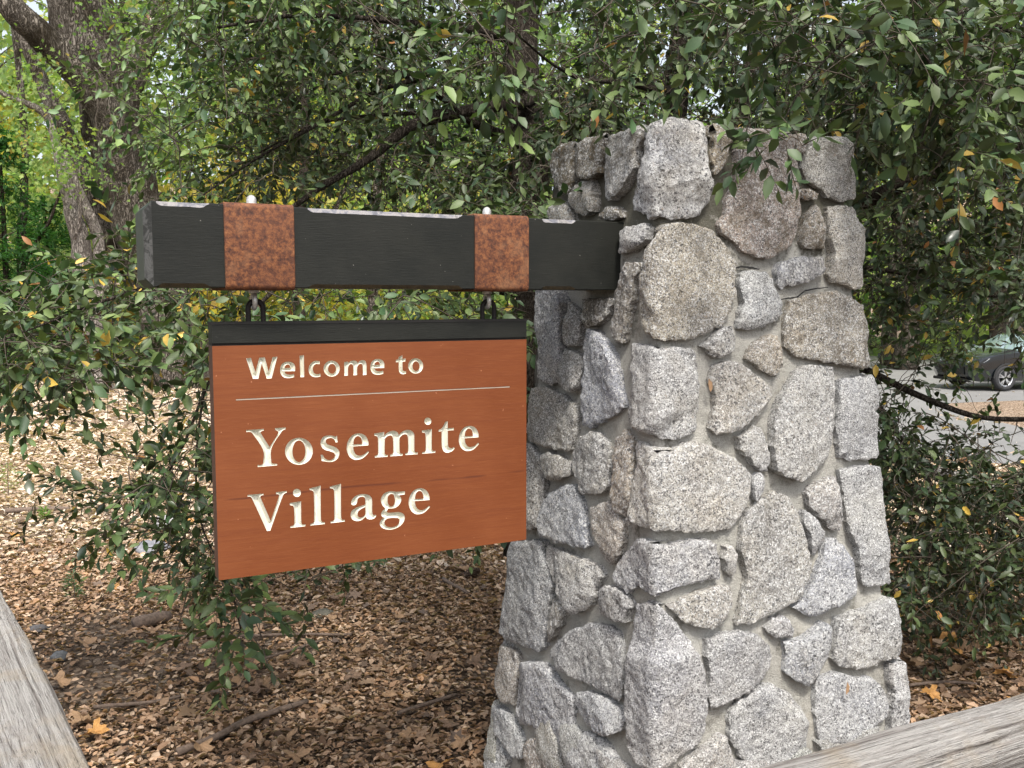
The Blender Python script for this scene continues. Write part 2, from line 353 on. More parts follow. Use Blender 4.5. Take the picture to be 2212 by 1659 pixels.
# (crop, outline, tint, lichen)
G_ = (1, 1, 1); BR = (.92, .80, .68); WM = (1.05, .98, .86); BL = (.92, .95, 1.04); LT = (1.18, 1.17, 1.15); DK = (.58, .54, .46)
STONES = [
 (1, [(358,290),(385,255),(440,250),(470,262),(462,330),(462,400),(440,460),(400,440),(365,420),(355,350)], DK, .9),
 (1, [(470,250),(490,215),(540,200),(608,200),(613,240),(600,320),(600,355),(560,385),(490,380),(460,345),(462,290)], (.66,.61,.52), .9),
 (1, [(445,450),(470,420),(545,388),(558,430),(560,500),(555,545),(520,565),(470,545),(445,500)], WM, .3),
 (1, [(340,540),(360,500),(400,492),(440,530),(452,580),(440,640),(345,640)], WM, .3),
 (1, [(632,200),(660,175),(740,150),(796,140),(790,190),(768,250),(762,330),(730,400),(690,450),(650,485),(612,470),(607,400),(622,330),(616,260)], (1.0,.97,.9), .6),
 (1, [(592,555),(620,525),(655,518),(680,540),(685,570),(650,585),(600,580)], DK, .8),
 (1, [(815,140),(850,110),(900,97),(1000,100),(1060,112),(1070,160),(1085,230),(1090,340),(1105,380),(1130,420),(1120,500),(1090,530),(1075,560),(1010,580),(930,575),(870,562),(820,578),(800,555),(745,530),(738,480),(760,410),(785,340),(803,250),(805,180)], (1.2,1.2,1.2), .35),
 (1, [(1130,130),(1180,122),(1240,128),(1235,180),(1215,250),(1200,310),(1170,355),(1147,360),(1137,300),(1140,220),(1132,170)], (1.0,.88,.70), .6),
 (1, [(1262,145),(1300,130),(1400,140),(1470,160),(1525,185),(1520,280),(1535,350),(1545,430),(1550,540),(1545,650),(1520,710),(1460,745),(1400,778),(1340,760),(1290,740),(1250,690),(1180,650),(1170,610),(1205,560),(1215,480),(1245,400),(1255,300),(1268,200)], (.95,.82,.74), .6),
 (1, [(1640,220),(1690,175),(1760,170),(1805,195),(1815,260),(1810,330),(1830,380),(1838,450),(1815,485),(1760,495),(1700,470),(1650,420),(1600,400),(1572,330),(1595,270)], (1.0,.98,.92), .4),
 (1, [(1532,175),(1580,160),(1660,175),(1625,215),(1570,260),(1535,250)], BR, .7),
 (1, [(1555,445),(1600,432),(1650,455),(1640,480),(1590,485),(1560,470)], BR, .9),
 (1, [(1600,560),(1635,512),(1665,540),(1680,620),(1685,720),(1640,725),(1590,725),(1575,690),(1580,620)], (.95,.86,.74), .8),
 (1, [(1705,525),(1760,515),(1845,525),(1855,600),(1868,680),(1860,740),(1878,830),(1875,900),(1830,925),(1780,900),(1720,890),(1700,850),(1712,760),(1697,680),(1700,590)], (1.12,1.06,.95), .15),
 (1, [(685,640),(740,615),(800,603),(820,620),(810,680),(790,700),(745,735),(690,748),(680,730),(690,690)], LT, .2),
 (1, [(870,650),(900,610),(960,598),(1060,612),(1130,640),(1180,690),(1225,740),(1245,800),(1240,880),(1245,950),(1220,1030),(1180,1100),(1100,1140),(1020,1165),(930,1170),(850,1165),(800,1130),(780,1060),(775,980),(795,900),(815,800),(830,720)], (1.05,.97,.82), .3),
 (1, [(1270,850),(1300,835),(1385,840),(1410,880),(1440,940),(1470,1000),(1480,1040),(1450,1075),(1380,1105),(1300,1122),(1265,1110),(1270,1040),(1285,990),(1268,920)], (1.05,1.07,1.08), 0),
 (1, [(1475,790),(1560,768),(1675,765),(1680,830),(1660,850),(1590,890),(1480,922),(1462,900),(1454,830)], (.98,.99,1.02), .05),
 (1, [(1520,985),(1580,955),(1680,940),(1740,935),(1800,962),(1855,1002),(1870,1060),(1885,1150),(1898,1240),(1895,1300),(1860,1312),(1780,1290),(1700,1280),(1620,1265),(1540,1250),(1495,1200),(1490,1100),(1505,1040)], (.84,.78,.68), .5),
 (1, [(1110,1180),(1190,1108),(1225,1105),(1240,1160),(1250,1225),(1200,1245),(1140,1258),(1120,1225),(1085,1200)], (1.1,1.08,1.04), .1),
 (1, [(1320,1210),(1350,1180),(1420,1145),(1450,1150),(1470,1220),(1475,1300),(1440,1350),(1400,1335),(1350,1300),(1308,1260)], (.98,.9,.78), .3),
 (1, [(702,850),(735,795),(780,795),(788,830),(768,870),(752,940),(738,1000),(722,1060),(712,1120),(695,1185),(660,1175),(640,1120),(660,1040),(665,950),(685,900)], (.85,.80,.72), .45),
 (1, [(495,975),(640,965),(638,1000),(620,1050),(570,1100),(530,1110),(500,1060)], (.75,.72,.66), .5),
 (1, [(298,905),(388,905),(415,990),(408,1100),(398,1200),(392,1290),(375,1375),(340,1385),(275,1360),(270,1290),(282,1200),(275,1100),(290,1020)], (.98,1.0,1.05), .1),
 (1, [(422,985),(468,1020),(495,1060),(488,1140),(475,1195),(408,1196),(418,1100)], (.88,.84,.78), .3),
 (1, [(410,1215),(450,1225),(500,1260),(500,1320),(480,1400),(460,1425),(420,1410),(388,1390),(388,1320),(402,1260)], (.92,.9,.86), .2),
 (1, [(520,1180),(535,1118),(570,1130),(600,1170),(650,1240),(668,1320),(683,1420),(696,1500),(660,1530),(590,1570),(530,1600),(495,1590),(490,1500),(500,1400),(515,1300)], (.94,.97,1.06), .05),
 (1, [(742,1192),(800,1195),(880,1215),(960,1205),(1040,1220),(1055,1260),(1062,1350),(1065,1450),(1060,1560),(1049,1620),(1000,1640),(942,1659),(880,1648),(819,1623),(760,1605),(722,1580),(722,1500),(738,1420),(730,1300)], (1.08,1.07,1.05), .2),
 (1, [(1150,1300),(1190,1280),(1260,1278),(1310,1310),(1370,1370),(1415,1410),(1410,1460),(1370,1520),(1300,1580),(1230,1615),(1150,1628),(1132,1600),(1145,1500),(1150,1440),(1125,1380)], (1.04,1.0,.93), .1),
 (1, [(1500,1390),(1540,1330),(1590,1295),(1680,1298),(1730,1310),(1735,1400),(1730,1500),(1722,1600),(1714,1684),(1689,1756),(1638,1807),(1556,1860),(1484,1838),(1428,1802),(1418,1715),(1423,1602),(1442,1500)], (1.05,1.03,.98), .15),
 (1, [(1755,1370),(1800,1355),(1900,1345),(1915,1380),(1920,1450),(1915,1520),(1945,1600),(1949,1670),(1949,1725),(1914,1750),(1811,1761),(1757,1745),(1747,1663),(1742,1560)], (1.06,1.06,1.05), .05),
 (1, [(250,1405),(320,1400),(400,1440),(450,1485),(466,1550),(466,1620),(438,1712),(400,1712),(310,1693),(245,1663),(228,1620),(232,1500)], (.9,.87,.8), .25),
 (2, [(150,110),(225,110),(250,130),(285,190),(303,260),(298,360),(298,440),(272,510),(225,525),(160,500)], (.92,.9,.86), .15),
 (2, [(290,170),(320,155),(390,170),(430,220),(425,260),(380,285),(330,285),(303,250)], (.96,.93,.87), .2),
 (2, [(302,400),(330,345),(400,310),(440,305),(463,350),(488,430),(498,520),(515,600),(500,615),(430,590),(370,580),(310,550),(297,480)], (.9,.93,.98), .05),
 (2, [(440,150),(480,85),(530,58),(560,60),(600,110),(610,200),(612,310),(580,345),(520,355),(480,350),(470,300),(440,240)], (1.0,.98,.93), .1),
 (2, [(642,90),(690,52),(720,80),(725,180),(720,300),(725,400),(695,460),(655,430),(633,350),(640,250),(632,160)], (.95,.86,.76), .4),
 (2, [(517,420),(560,395),(610,388),(648,430),(683,500),(678,580),(660,640),(625,685),(590,660),(560,600),(535,520)], (1.02,.94,.85), .2),
 (2, [(742,140),(748,100),(800,125),(850,160),(920,148),(980,110),(1030,103),(1100,125),(1180,165),(1260,215),(1298,270),(1280,380),(1250,440),(1230,490),(1200,525),(1100,530),(1000,535),(940,525),(870,525),(780,505),(722,490),(730,400),(725,300),(745,200)], (1.12,1.08,1.0), .05),
 (2, [(1230,80),(1280,55),(1310,28),(1340,40),(1360,100),(1372,180),(1370,240),(1330,245),(1290,190),(1240,140)], (1.02,1.0,.96), .1),
 (2, [(1304,280),(1335,255),(1353,290),(1338,350),(1312,380),(1304,340)], LT, 0),
 (2, [(1722,240),(1790,225),(1890,220),(1925,260),(1930,350),(1930,420),(1945,520),(1940,600),(1965,690),(1970,770),(1920,785),(1850,800),(1825,770),(1812,680),(1800,600),(1772,540),(1747,450),(1735,350)], (1.04,1.04,1.02), .05),
 (2, [(1560,350),(1600,310),(1690,268),(1705,320),(1715,420),(1730,500),(1715,530),(1670,520),(1630,470),(1580,420)], (1.05,1.0,.94), .05),
 (2, [(1300,420),(1345,375),(1410,345),(1470,370),(1510,440),(1540,520),(1558,600),(1576,680),(1558,760),(1528,840),(1450,890),(1370,930),(1300,975),(1228,975),(1242,900),(1262,820),(1272,750),(1262,680),(1240,620),(1252,520),(1272,460)], (1.0,.97,.9), .1),
 (2, [(1552,432),(1590,462),(1638,550),(1633,590),(1600,645),(1582,640),(1562,540),(1542,480)], (1,1,1), 0),
 (2, [(1655,570),(1690,565),(1730,600),(1765,660),(1780,730),(1785,800),(1780,835),(1700,880),(1620,920),(1580,945),(1530,910),(1490,895),(1540,860),(1582,780),(1604,720),(1640,640)], (.96,.98,1.03), .0),
 (2, [(1170,605),(1197,600),(1220,640),(1218,720),(1205,755),(1180,720),(1163,660)], LT, 0),
 (2, [(640,700),(700,620),(740,570),(790,565),(830,590),(900,595),(1000,575),(1080,570),(1110,590),(1125,650),(1135,700),(1138,755),(1060,765),(960,790),(880,820),(830,842),(790,820),(760,790),(700,820),(650,790),(632,750)], (1.0,1.01,1.05), .05),
 (2, [(312,600),(350,610),(430,640),(500,670),(560,700),(580,750),(555,795),(540,870),(500,910),(455,920),(410,870),(380,820),(342,750),(314,680)], (1,.98,.94), .1),
 (2, [(562,805),(600,792),(650,800),(700,840),(715,880),(695,965),(640,950),(570,920),(557,870)], (.86,.85,.84), .15),
 (2, [(155,600),(200,580),(298,575),(305,640),(325,720),(338,800),(325,880),(308,980),(298,1080),(280,1105),(200,1080),(140,1050),(105,1010),(110,880),(130,760),(145,680)], (.84,.86,.88), .1),
 (2, [(350,860),(380,870),(405,910),(380,980),(332,1050),(314,1060),(327,960),(340,885)], (.9,.86,.78), .25),
 (2, [(900,890),(980,850),(1060,815),(1150,792),(1200,792),(1207,830),(1192,890),(1163,950),(1100,992),(1030,985),(960,950)], (1.04,.99,.9), .1),
 (2, [(740,880),(790,875),(850,890),(900,925),(955,990),(1000,1060),(1050,1150),(1075,1260),(1080,1370),(1068,1480),(1048,1540),(980,1590),(900,1655),(840,1680),(780,1660),(720,1620),(700,1540),(705,1400),(700,1280),(720,1160),(725,1040),(735,950)], (1.06,1.05,1.06), .08),
 (2, [(1090,1050),(1150,1025),(1230,1012),(1300,1020),(1360,1050),(1390,1100),(1390,1170),(1350,1240),(1280,1290),(1200,1330),(1150,1370),(1105,1370),(1092,1320),(1100,1200),(1087,1130)], (.98,.97,.95), .1),
 (2, [(1370,995),(1400,950),(1440,935),(1480,960),(1500,1000),(1480,1030),(1410,1035),(1375,1020)], (1.04,1.02,1), .05),
 (2, [(1450,1060),(1530,1040),(1580,1010),(1640,967),(1665,1000),(1665,1080),(1640,1150),(1600,1220),(1560,1262),(1500,1240),(1455,1200),(1465,1130)], (1.0,1.02,1.05), 0),
 (2, [(1702,950),(1770,920),(1850,900),(1950,845),(1980,880),(1995,960),(2005,1040),(2005,1110),(1960,1130),(1880,1160),(1790,1185),(1720,1175),(1677,1140),(1692,1050)], (1.08,1.07,1.03), 0),
 (2, [(330,1100),(390,1030),(450,1000),(520,970),(600,980),(640,1010),(663,1080),(678,1180),(678,1280),(660,1340),(600,1310),(520,1260),(440,1220),(370,1170),(327,1130)], (.88,.88,.88), .1),
 (2, [(90,1090),(150,1090),(175,1120),(175,1200),(165,1290),(155,1360),(110,1340),(80,1290),(75,1180)], (.95,.88,.8), .2),
 (2, [(200,1155),(250,1150),(310,1165),(350,1220),(400,1280),(435,1320),(440,1400),(435,1500),(420,1590),(370,1565),(310,1520),(250,1450),(185,1450),(170,1400),(180,1300),(185,1220)], (.96,.97,1.02), .05),
 (2, [(460,1300),(520,1295),(600,1330),(660,1380),(688,1430),(670,1480),(630,1505),(560,1490),(500,1450),(465,1380)], (1.08,1.1,1.14), 0),
 (2, [(60,1350),(100,1372),(150,1420),(170,1465),(200,1530),(198,1610),(160,1610),(115,1540),(62,1440)], (.98,1,1.02), .05),
 (2, [(45,1480),(70,1470),(98,1545),(125,1620),(110,1740),(30,1740)], (.98,1,1.02), .05),
 (2, [(208,1560),(240,1517),(300,1520),(338,1560),(333,1620),(320,1680),(250,1700),(212,1650)], (1.0,.9,.8), .3),
 (2, [(455,1512),(500,1487),(560,1512),(610,1560),(640,1620),(650,1680),(600,1760),(430,1730),(430,1640),(450,1570)], (1.05,1.06,1.08), 0),
 (2, [(960,1660),(1000,1610),(1080,1560),(1150,1500),(1172,1515),(1190,1580),(1215,1650),(1225,1760),(1000,1780)], (1.06,1.02,.98), .05),
 (2, [(1190,1420),(1240,1340),(1330,1270),(1400,1265),(1470,1300),(1530,1370),(1565,1460),(1560,1560),(1500,1620),(1400,1655),(1290,1655),(1235,1590),(1192,1530)], (1.05,1.05,1.04), .05),
 (2, [(1610,1240),(1700,1200),(1790,1230),(1870,1230),(1920,1280),(1945,1350),(1935,1420),(1870,1470),(1780,1520),(1690,1555),(1640,1545),(1612,1480),(1602,1350)], (1.12,1.13,1.14), 0),
 (2, [(1950,1160),(1990,1160),(2020,1210),(2035,1290),(2048,1400),(2050,1500),(2050,1620),(1965,1600),(1958,1400),(1968,1300),(1948,1230)], (1.08,1.08,1.1), 0),
 (2, [(1820,1545),(1900,1492),(1935,1520),(1930,1620),(1830,1660)], (1.08,1.08,1.08), 0),
 (2, [(1580,1640),(1680,1600),(1780,1575),(1800,1660),(1780,1760),(1600,1780)], (1.04,1.03,1.0), 0),
]
def subdiv_poly(P, step, jag, rs):
    out = []
    n = len(P)
    # centripetal-ish rounding of shallow corners
    for i in range(n):
        a, b = P[i], P[(i+1) % n]; L = np.linalg.norm(b-a); m = max(1, int(L/step))
        nrm = np.array([b[1]-a[1], a[0]-b[0]])/max(L, 1e-9)
        for j in range(m):
            t = j/m; p = a*(1-t)+b*t
            q = Vector((p[0]*55, p[1]*55, rs)); d = mnoise.noise(q)*jag + mnoise.noise(q*3.1)*jag*.6
            out.append(p+nrm*d)
    return np.array(out)
def pip(P, x, y):
    ins = np.zeros(x.shape, bool); n = len(P); j = n-1
    for i in range(n):
        xi, yi, xj, yj = P[i][0], P[i][1], P[j][0], P[j][1]
        if yi != yj:
            c = ((yi > y) != (yj > y)) & (x < (xj-xi)*(y-yi)/(yj-yi)+xi); ins ^= c
        j = i
    return ins
def dist_poly(P, Q):
    A = P; B = np.roll(P, -1, 0); d = B-A; L2 = (d**2).sum(1)+1e-12
    t = np.clip(((Q[:, None]-A[None])*d[None]).sum(2)/L2, 0, 1)
    return np.sqrt((((A[None]+t[..., None]*d[None])-Q[:, None])**2).sum(2)).min(1)
pillar = empty('stone_pillar', tuple(loc(pS(-1.6)+.4, pN(-1.6)+.35, -1.6)), 'tapered pillar of grey granite fieldstones set in pale mortar holding the dark beam', 'pillar')
pillar['kind'] = 'thing'
def make_stone(P, tint, lich, seed, step=.0072, hbase=0.0, par=None):
    rs = seed*3.7; r = random.Random(seed); CR[0] = r.uniform(.006, .030)
    B = subdiv_poly(P, step, .0055, rs)
    lo, hi = B.min(0), B.max(0)
    gx, gy = np.meshgrid(np.arange(lo[0], hi[0], step), np.arange(lo[1], hi[1], step)); Q = np.stack([gx.ravel(), gy.ravel()], 1)
    Q = Q + np.random.default_rng(seed).uniform(-.3, .3, Q.shape)*step
    Q = Q[pip(B, Q[:, 0], Q[:, 1])]
    if len(Q): Q = Q[dist_poly(B, Q) > step*.5]
    allp = np.vstack([B, Q]) if len(Q) else B
    nb = len(B)
    r_ = delaunay_2d_cdt([Vector(p) for p in allp], [], [list(range(nb))], 1, 1e-7)
    V2 = np.array([(v.x, v.y) for v in r_[0]]); F = [list(f) for f in r_[2]]
    d = dist_poly(B, V2); c = V2.mean(0); size = math.sqrt(max(1e-6, (hi-lo).prod()))
    planes = [(0.004+r.uniform(0, .012), np.array([r.uniform(-.09, .09), r.uniform(-.09, .09)]))] + \
             [(.006+size*.5*sl_*r.uniform(.6, 1.0), np.array([math.cos(a), math.sin(a)])*sl_) for a, sl_ in [(r.uniform(0, 6.28), r.uniform(.18, .6)) for _ in range(r.choice([3, 4, 5]))]]
    H = np.min([h+(V2-c)@g for h, g in planes], axis=0)
    H = np.maximum(H, -.001)+.003
    out = []
    for (x, y), dd, h in zip(V2, d, H):
        q = Vector((x*9, y*9, rs)); nn = mnoise.fractal(q, .75, 2.2, 6)*.0062
        q2 = Vector((x*60, y*60, rs)); nn += mnoise.noise(q2)*.0030 + mnoise.noise(q2*2.3)*.0022
        e = 1-min(dd/.006, 1); hh = h + nn - .0045*e*e + hbase
        out.append(uv3(x, y, hh))
    # skirt
    edges = {}
    for f in F:
        for a, b in zip(f, f[1:]+f[:1]):
            edges[(a, b)] = 1
    nv = len(out); bmap = {}
    V = list(out)
    for (a, b) in list(edges):
        if (b, a) not in edges:
            for q in (a, b):
                if q not in bmap: bmap[q] = len(V); p = V2[q]+(p_c(c, V2[q])*.004); V.append(uv3(p[0], p[1], -.06))
            F.append([b, a, bmap[a], bmap[b]])
    # seam-free orientation
    o = mk('stone', V, F, GRAN, par or pillar, auto=math.radians(34))
    o.color = (*tint, lich); return o
def p_c(c, p): v = c-p; return v/max(np.linalg.norm(v), 1e-6)
placed = []
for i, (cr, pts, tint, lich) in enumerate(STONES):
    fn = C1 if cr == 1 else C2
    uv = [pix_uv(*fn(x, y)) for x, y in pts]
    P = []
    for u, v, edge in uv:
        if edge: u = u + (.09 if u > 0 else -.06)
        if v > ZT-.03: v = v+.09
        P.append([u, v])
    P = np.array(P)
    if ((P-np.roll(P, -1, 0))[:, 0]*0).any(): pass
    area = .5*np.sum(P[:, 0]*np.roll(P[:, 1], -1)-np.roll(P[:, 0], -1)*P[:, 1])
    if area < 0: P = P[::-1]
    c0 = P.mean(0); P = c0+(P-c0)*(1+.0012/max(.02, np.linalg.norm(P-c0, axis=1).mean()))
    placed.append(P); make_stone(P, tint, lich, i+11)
# stones of the right and rear faces and of the foot, in the same masonry
rr = random.Random(5)
def filler(u0, u1, v0, v1, du, dv, sd):
    r2 = random.Random(sd); nu = max(1, round((u1-u0)/du)); nv = max(1, round((v1-v0)/dv)); G = {}
    for i in range(nu+1):
        for j in range(nv+1):
            ju = 0 if i in (0, nu) else r2.uniform(-.28, .28); jv = 0 if j in (0, nv) else r2.uniform(-.28, .28)
            G[i, j] = np.array([u0+(u1-u0)*(i+ju+(.25 if j % 2 else -.25)*(0 < i < nu))/nu, v0+(v1-v0)*(j+jv)/nv])
    for i in range(nu):
        for j in range(nv):
            q = np.array([G[i, j], (G[i, j]+G[i+1, j])/2+[0, r2.uniform(-.01, .01)], G[i+1, j], (G[i+1, j]+G[i+1, j+1])/2, G[i+1, j+1], (G[i, j+1]+G[i+1, j+1])/2+[0, r2.uniform(-.01, .01)], G[i, j+1], (G[i, j]+G[i, j+1])/2])
            c = q.mean(0); d = q-c; L = np.linalg.norm(d, axis=1, keepdims=True); k_ = np.where(np.arange(8) % 2 == 0, .86, .97)[:, None]
            q = c+d*k_*(1-.016/L)
            t = r2.uniform(.86, 1.1); make_stone(q, (t*r2.uniform(.98, 1.04), t, t*r2.uniform(.88, 1.0)), r2.uniform(0, .4), sd*100+i*13+j, step=.02)
Wm = lambda z: pR(z)-pS(z); Dm = lambda z: pK(z)-pN(z)
filler(Wm(-.6)+.13, Wm(-.6)+.13+.40, -1.55, ZT-.04, .2, .24, 3)
filler(-Dm(-.6)-.1-.62, -Dm(-.6)-.1, -1.55, ZT-.04, .2, .24, 4)
filler(-.62, .80, -1.62, -1.18, .2, .2, 6)

# mortar body
def mortar():
    CR[0] = .045
    nU, nV = 260, 150; V = []; F = []
    for j in range(nV+1):
        v = ZB+(ZT-ZB)*j/nV; W, Dp = Wm(v), Dm(v); Pm = 2*(W+Dp)
        for i in range(nU):
            u = -Dp + (Pm)*i/nU
            # full loop: left, front, right, back
            if u <= W+Dp-.001: q = lambda h, u=u: uv3(max(u, -Dp+.046), v, h) if False else uv3(u, v, h)
            else:
                x = u-(W+Dp); q = lambda h, x=x: loc(pR(v)-x, pK(v)+h, v)
            nn = (mnoise.fractal(Vector((u*8, v*8, 3)), .8, 2.1, 4)*.006+mnoise.noise(Vector((u*5+v*3, v*30, 7)))*.002)
            V.append(q(-.021+nn*1.3))
    for j in range(nV):
        for i in range(nU):
            a = j*nU+i; b = j*nU+(i+1) % nU; F.append([a, b, b+nU, a+nU])
    # top cap rings
    base = nV*nU; c = np.mean(V[base:base+nU], axis=0)
    prev = base
    for k_ in range(1, 6):
        t = k_/6
        for i in range(nU):
            p = V[base+i]*(1-t)+c*t; p = p+np.array([0, 0, .02*t+mnoise.fractal(Vector(tuple(p*9)), .8, 2.1, 3)*.012]); V.append(p)
        cur = len(V)-nU
        for i in range(nU): F.append([prev+i, prev+(i+1) % nU, cur+(i+1) % nU, cur+i])
        prev = cur
    V.append(c+np.array([0, 0, .02])); F += [[prev+i, prev+(i+1) % nU, len(V)-1] for i in range(nU)]
    return mk('mortar', V, F, MORT, pillar, smooth=True)
mortar()
CR[0] = .03
for q, wd in (([(1245,822),(1290,812),(1340,818),(1385,826)], .006), ([(1460,978),(1510,968),(1560,962),(1600,930),(1660,918),(1722,914)], .005), ([(885,598),(930,592),(1000,600),(1070,612),(1140,648),(1150,660)], .0035), ([(660,845),(680,853),(700,852)], .005), ([(800,1030-10),(815,1035)], .003)):
    pts = []
    for (xa, ya), (xb, yb) in zip(q, q[1:]):
        for t in np.linspace(0, 1, 6, endpoint=False): pts.append((xa+(xb-xa)*t, ya+(yb-ya)*t+3*mnoise.noise(Vector((xa+t*40, ya, 0)))))
    V = []; F = []
    for i_, (xx, yy) in enumerate(pts):
        u_, v_, _ = pix_uv(*C1(xx, yy)); wv = wd*(.4+.6*math.sin(math.pi*(i_+.5)/len(pts)))*(1+.5*mnoise.noise(Vector((xx*.1, 3, 1))))
        V += [uv3(u_, v_+wv/2, -.0105), uv3(u_, v_-wv/2, -.0105)]
    for i_ in range(len(pts)-1): F.append([2*i_, 2*i_+1, 2*i_+3, 2*i_+2])
    mk('crack', V, F, BLACK, pillar)


# ================================================================== BEAM
def pix_sn(px, py, nplane=0.0):
    r = ray(px, py); rs, rn, rz = r@D3, r@N3, r[2]; o = np.array([0, 0, EYE])-ORG; t = (nplane-o@N3)/rn
    return (o@D3)+t*rs, t*rz
BZ0, BZ1 = .0227*K, .1675*K; BD = .17
beam = empty('timber_beam', tuple(loc(.5, BD/2, BZ0)), 'dark green painted square timber beam jutting left out of the stone pillar', 'beam')
beam['kind'] = 'thing'
sx = lambda px: pix_sn(px, 530)[0]
straps = [(sx(484.5), sx(635.5)), (sx(1025), sx(1141))]
def chamf(s):
    best = .0022
    for a, b in ((sx(336), sx(452)), (sx(664), sx(998)), (sx(1168), sx(1244))):
        if a < s < b: best = max(best, min(.0115, (s-a)*.8+.0022, (b-s)*.8+.0022))
    return best
st = sorted(set(np.round(np.concatenate([[0.0, .016], np.arange(.02, 1.30, .006)]), 4)))
V = []; F = []; mi = []
for s in st:
    ins = .016 if s == 0 else 0
    z0, z1, n0, n1 = BZ0+ins, BZ1-ins, ins, BD-ins; c = chamf(s) if s > 0 else .006
    jt = (mnoise.fractal(Vector((s*30, 1, 1)), .7, 2, 3)*.0012) if c > .003 else 0
    ct = c*.85+jt; cb = c*.75
    V += [loc(s, n0, z0+cb), loc(s, n0, z1-ct), loc(s, n0+ct, z1), loc(s, n1-ct, z1), loc(s, n1, z1-ct), loc(s, n1, z0+cb), loc(s, n1-cb, z0), loc(s, n0+cb, z0)]
for i in range(len(st)-1):
    for j in range(8):
        a = i*8+j; b = i*8+(j+1) % 8; F.append([a, a+8, b+8, b]); s = st[i]
        m_ = 0
        if j == 1 and chamf(s) > .004: m_ = 1
        if j in (6, 7) and chamf(s) > .004 and j == 7: m_ = 2
        if i == 0: m_ = 3 if j not in (0,) else 4
        mi.append(m_)
F.append(list(range(8))[::-1]); mi.append(3)
mk('timber', V, F, [PAINT, WORN, WORN2, ENDP, ENDC], beam, mi=mi)
# weathered sliver of top paint that shows as a pale line
def strap_mesh(a, b, t=.005):
    prof = []
    r = .012
    n0, n1, z0, z1 = -t, BD+t, BZ0-t, BZ1+t
    for (cn, cz, a0) in ((n0+r, z1-r, 180), (n1-r, z1-r, 90), (n1-r, z0+r, 0), (n0+r, z0+r, -90)):
        for k_ in range(5):
            an = math.radians(a0-90*k_/4); prof.append((cn+r*math.cos(an), cz+r*math.sin(an)))
    inn = [(min(max(n, .0), BD), min(max(z, BZ0), BZ1)) for n, z in prof]
    V = []; m = len(prof)
    segs = [a, a+.0015, b-.0015, b]
    for k_, s in enumerate(segs):
        sh = .0012 if k_ in (0, 3) else 0
        for n, z in prof:
            nn = n + (sh if n < BD/2 else -sh); zz = z+(sh if z < (BZ0+BZ1)/2 else -sh); V.append(loc(s, nn, zz))
    F = []
    for k_ in range(3):
        for j in range(m): F.append([k_*m+j, (k_+1)*m+j, (k_+1)*m+(j+1) % m, k_*m+(j+1) % m])
    o0 = len(V); V += [loc(a, n, z) for n, z in inn]; o1 = len(V); V += [loc(b, n, z) for n, z in inn]
    for j in range(m):
        F.append([o0+j, j, (j+1) % m, o0+(j+1) % m]); F.append([3*m+j, o1+j, o1+(j+1) % m, 3*m+(j+1) % m])
    return V, F
def lathe(prof, cx, ax, seg=20):
    """prof [(r,z)] about vertical axis through point cx"""
    V = []; F = []
    for r, z in prof:
        for k_ in range(seg):
            a = 2*math.pi*k_/seg; V.append(np.array(cx)+np.array([r*math.cos(a), r*math.sin(a), z]))
    for i in range(len(prof)-1):
        for k_ in range(seg): a = i*seg+k_; b = i*seg+(k_+1) % seg; F.append([a, b, b+seg, a+seg])
    return V, F
def tube(pts, rad, sides=10, closed=False, cap=True, wob=0, seed=0):
    P = np.array(pts, float); n = len(P); rad = np.full(n, rad) if np.isscalar(rad) else np.array(rad, float)
    T = np.roll(P, -1, 0)-np.roll(P, 1, 0) if closed else np.gradient(P, axis=0); T = norm(T)
    up = np.array([0, 0, 1.]) if abs(T[0][2]) < .9 else np.array([1., 0, 0]); U = norm(np.cross(T[0], up)); V = []; F = []
    for i in range(n):
        U = norm(U-T[i]*(U@T[i])); W = np.cross(T[i], U)
        for k_ in range(sides):
            a = 2*math.pi*k_/sides; rr_ = rad[i]
            d = U*math.cos(a)+W*math.sin(a)
            if wob: q = (P[i]+d*rr_)*(1/max(rad[0], .02))*.7; rr_ *= 1+wob*mnoise.fractal(Vector(tuple(q+seed)), .7, 2, 3)
            V.append(P[i]+d*rr_)
    for i in range(n if closed else n-1):
        for k_ in range(sides):
            a = i*sides+k_; b = i*sides+(k_+1) % sides; c = ((i+1) % n)*sides; F.append([a, b, c+(k_+1) % sides, c+k_])
    if cap and not closed: F.append(list(range(sides))[::-1]); F.append([(n-1)*sides+k_ for k_ in range(sides)])
    return V, F
def join(parts):
    V = []; F = []
    for v, f in parts: o = len(V); V += list(v); F += [[i+o for i in g] for g in f]
    return V, F
bolt_s = [pix_sn(548, 640, BD*.45)[0], pix_sn(1052, 640, BD*.45)[0]]
for k_, (a, b) in enumerate(straps):
    V, F = strap_mesh(a, b); sp = mk('strap', V, F, RUST, beam, auto=.6)
    bs = bolt_s[k_]; c = loc(bs, BD*.45, BZ1+.005)
    V, F = lathe([(.0, 0), (.017, 0), (.017, .003), (.0115, .0035), (.0115, .011), (.0108, .016), (.009, .0205), (.006, .0235), (.003, .025), (.0004, .0255)], c, 2, 24)
    mk('cap_nut', V, F, STEEL, sp, auto=.7)
    # eye bolt: shank and ring seen edge-on
    c = loc(bs, BD*.45, BZ0-.005)
    ring = [c+N3*(.013*math.sin(t))+Z3*(-.024-.016*math.cos(t)*1.05) for t in np.linspace(0, 2*math.pi, 20, endpoint=False)]
    mk('eye_bolt', *join([tube(ring, .0060, 10, True), tube([c, c-Z3*.009], .0055, 10), lathe([(0, -.006), (.012, -.006), (.012, 0), (0, 0)], c, 2, 6)]), mat=STEEL, parent=sp, auto=.7)

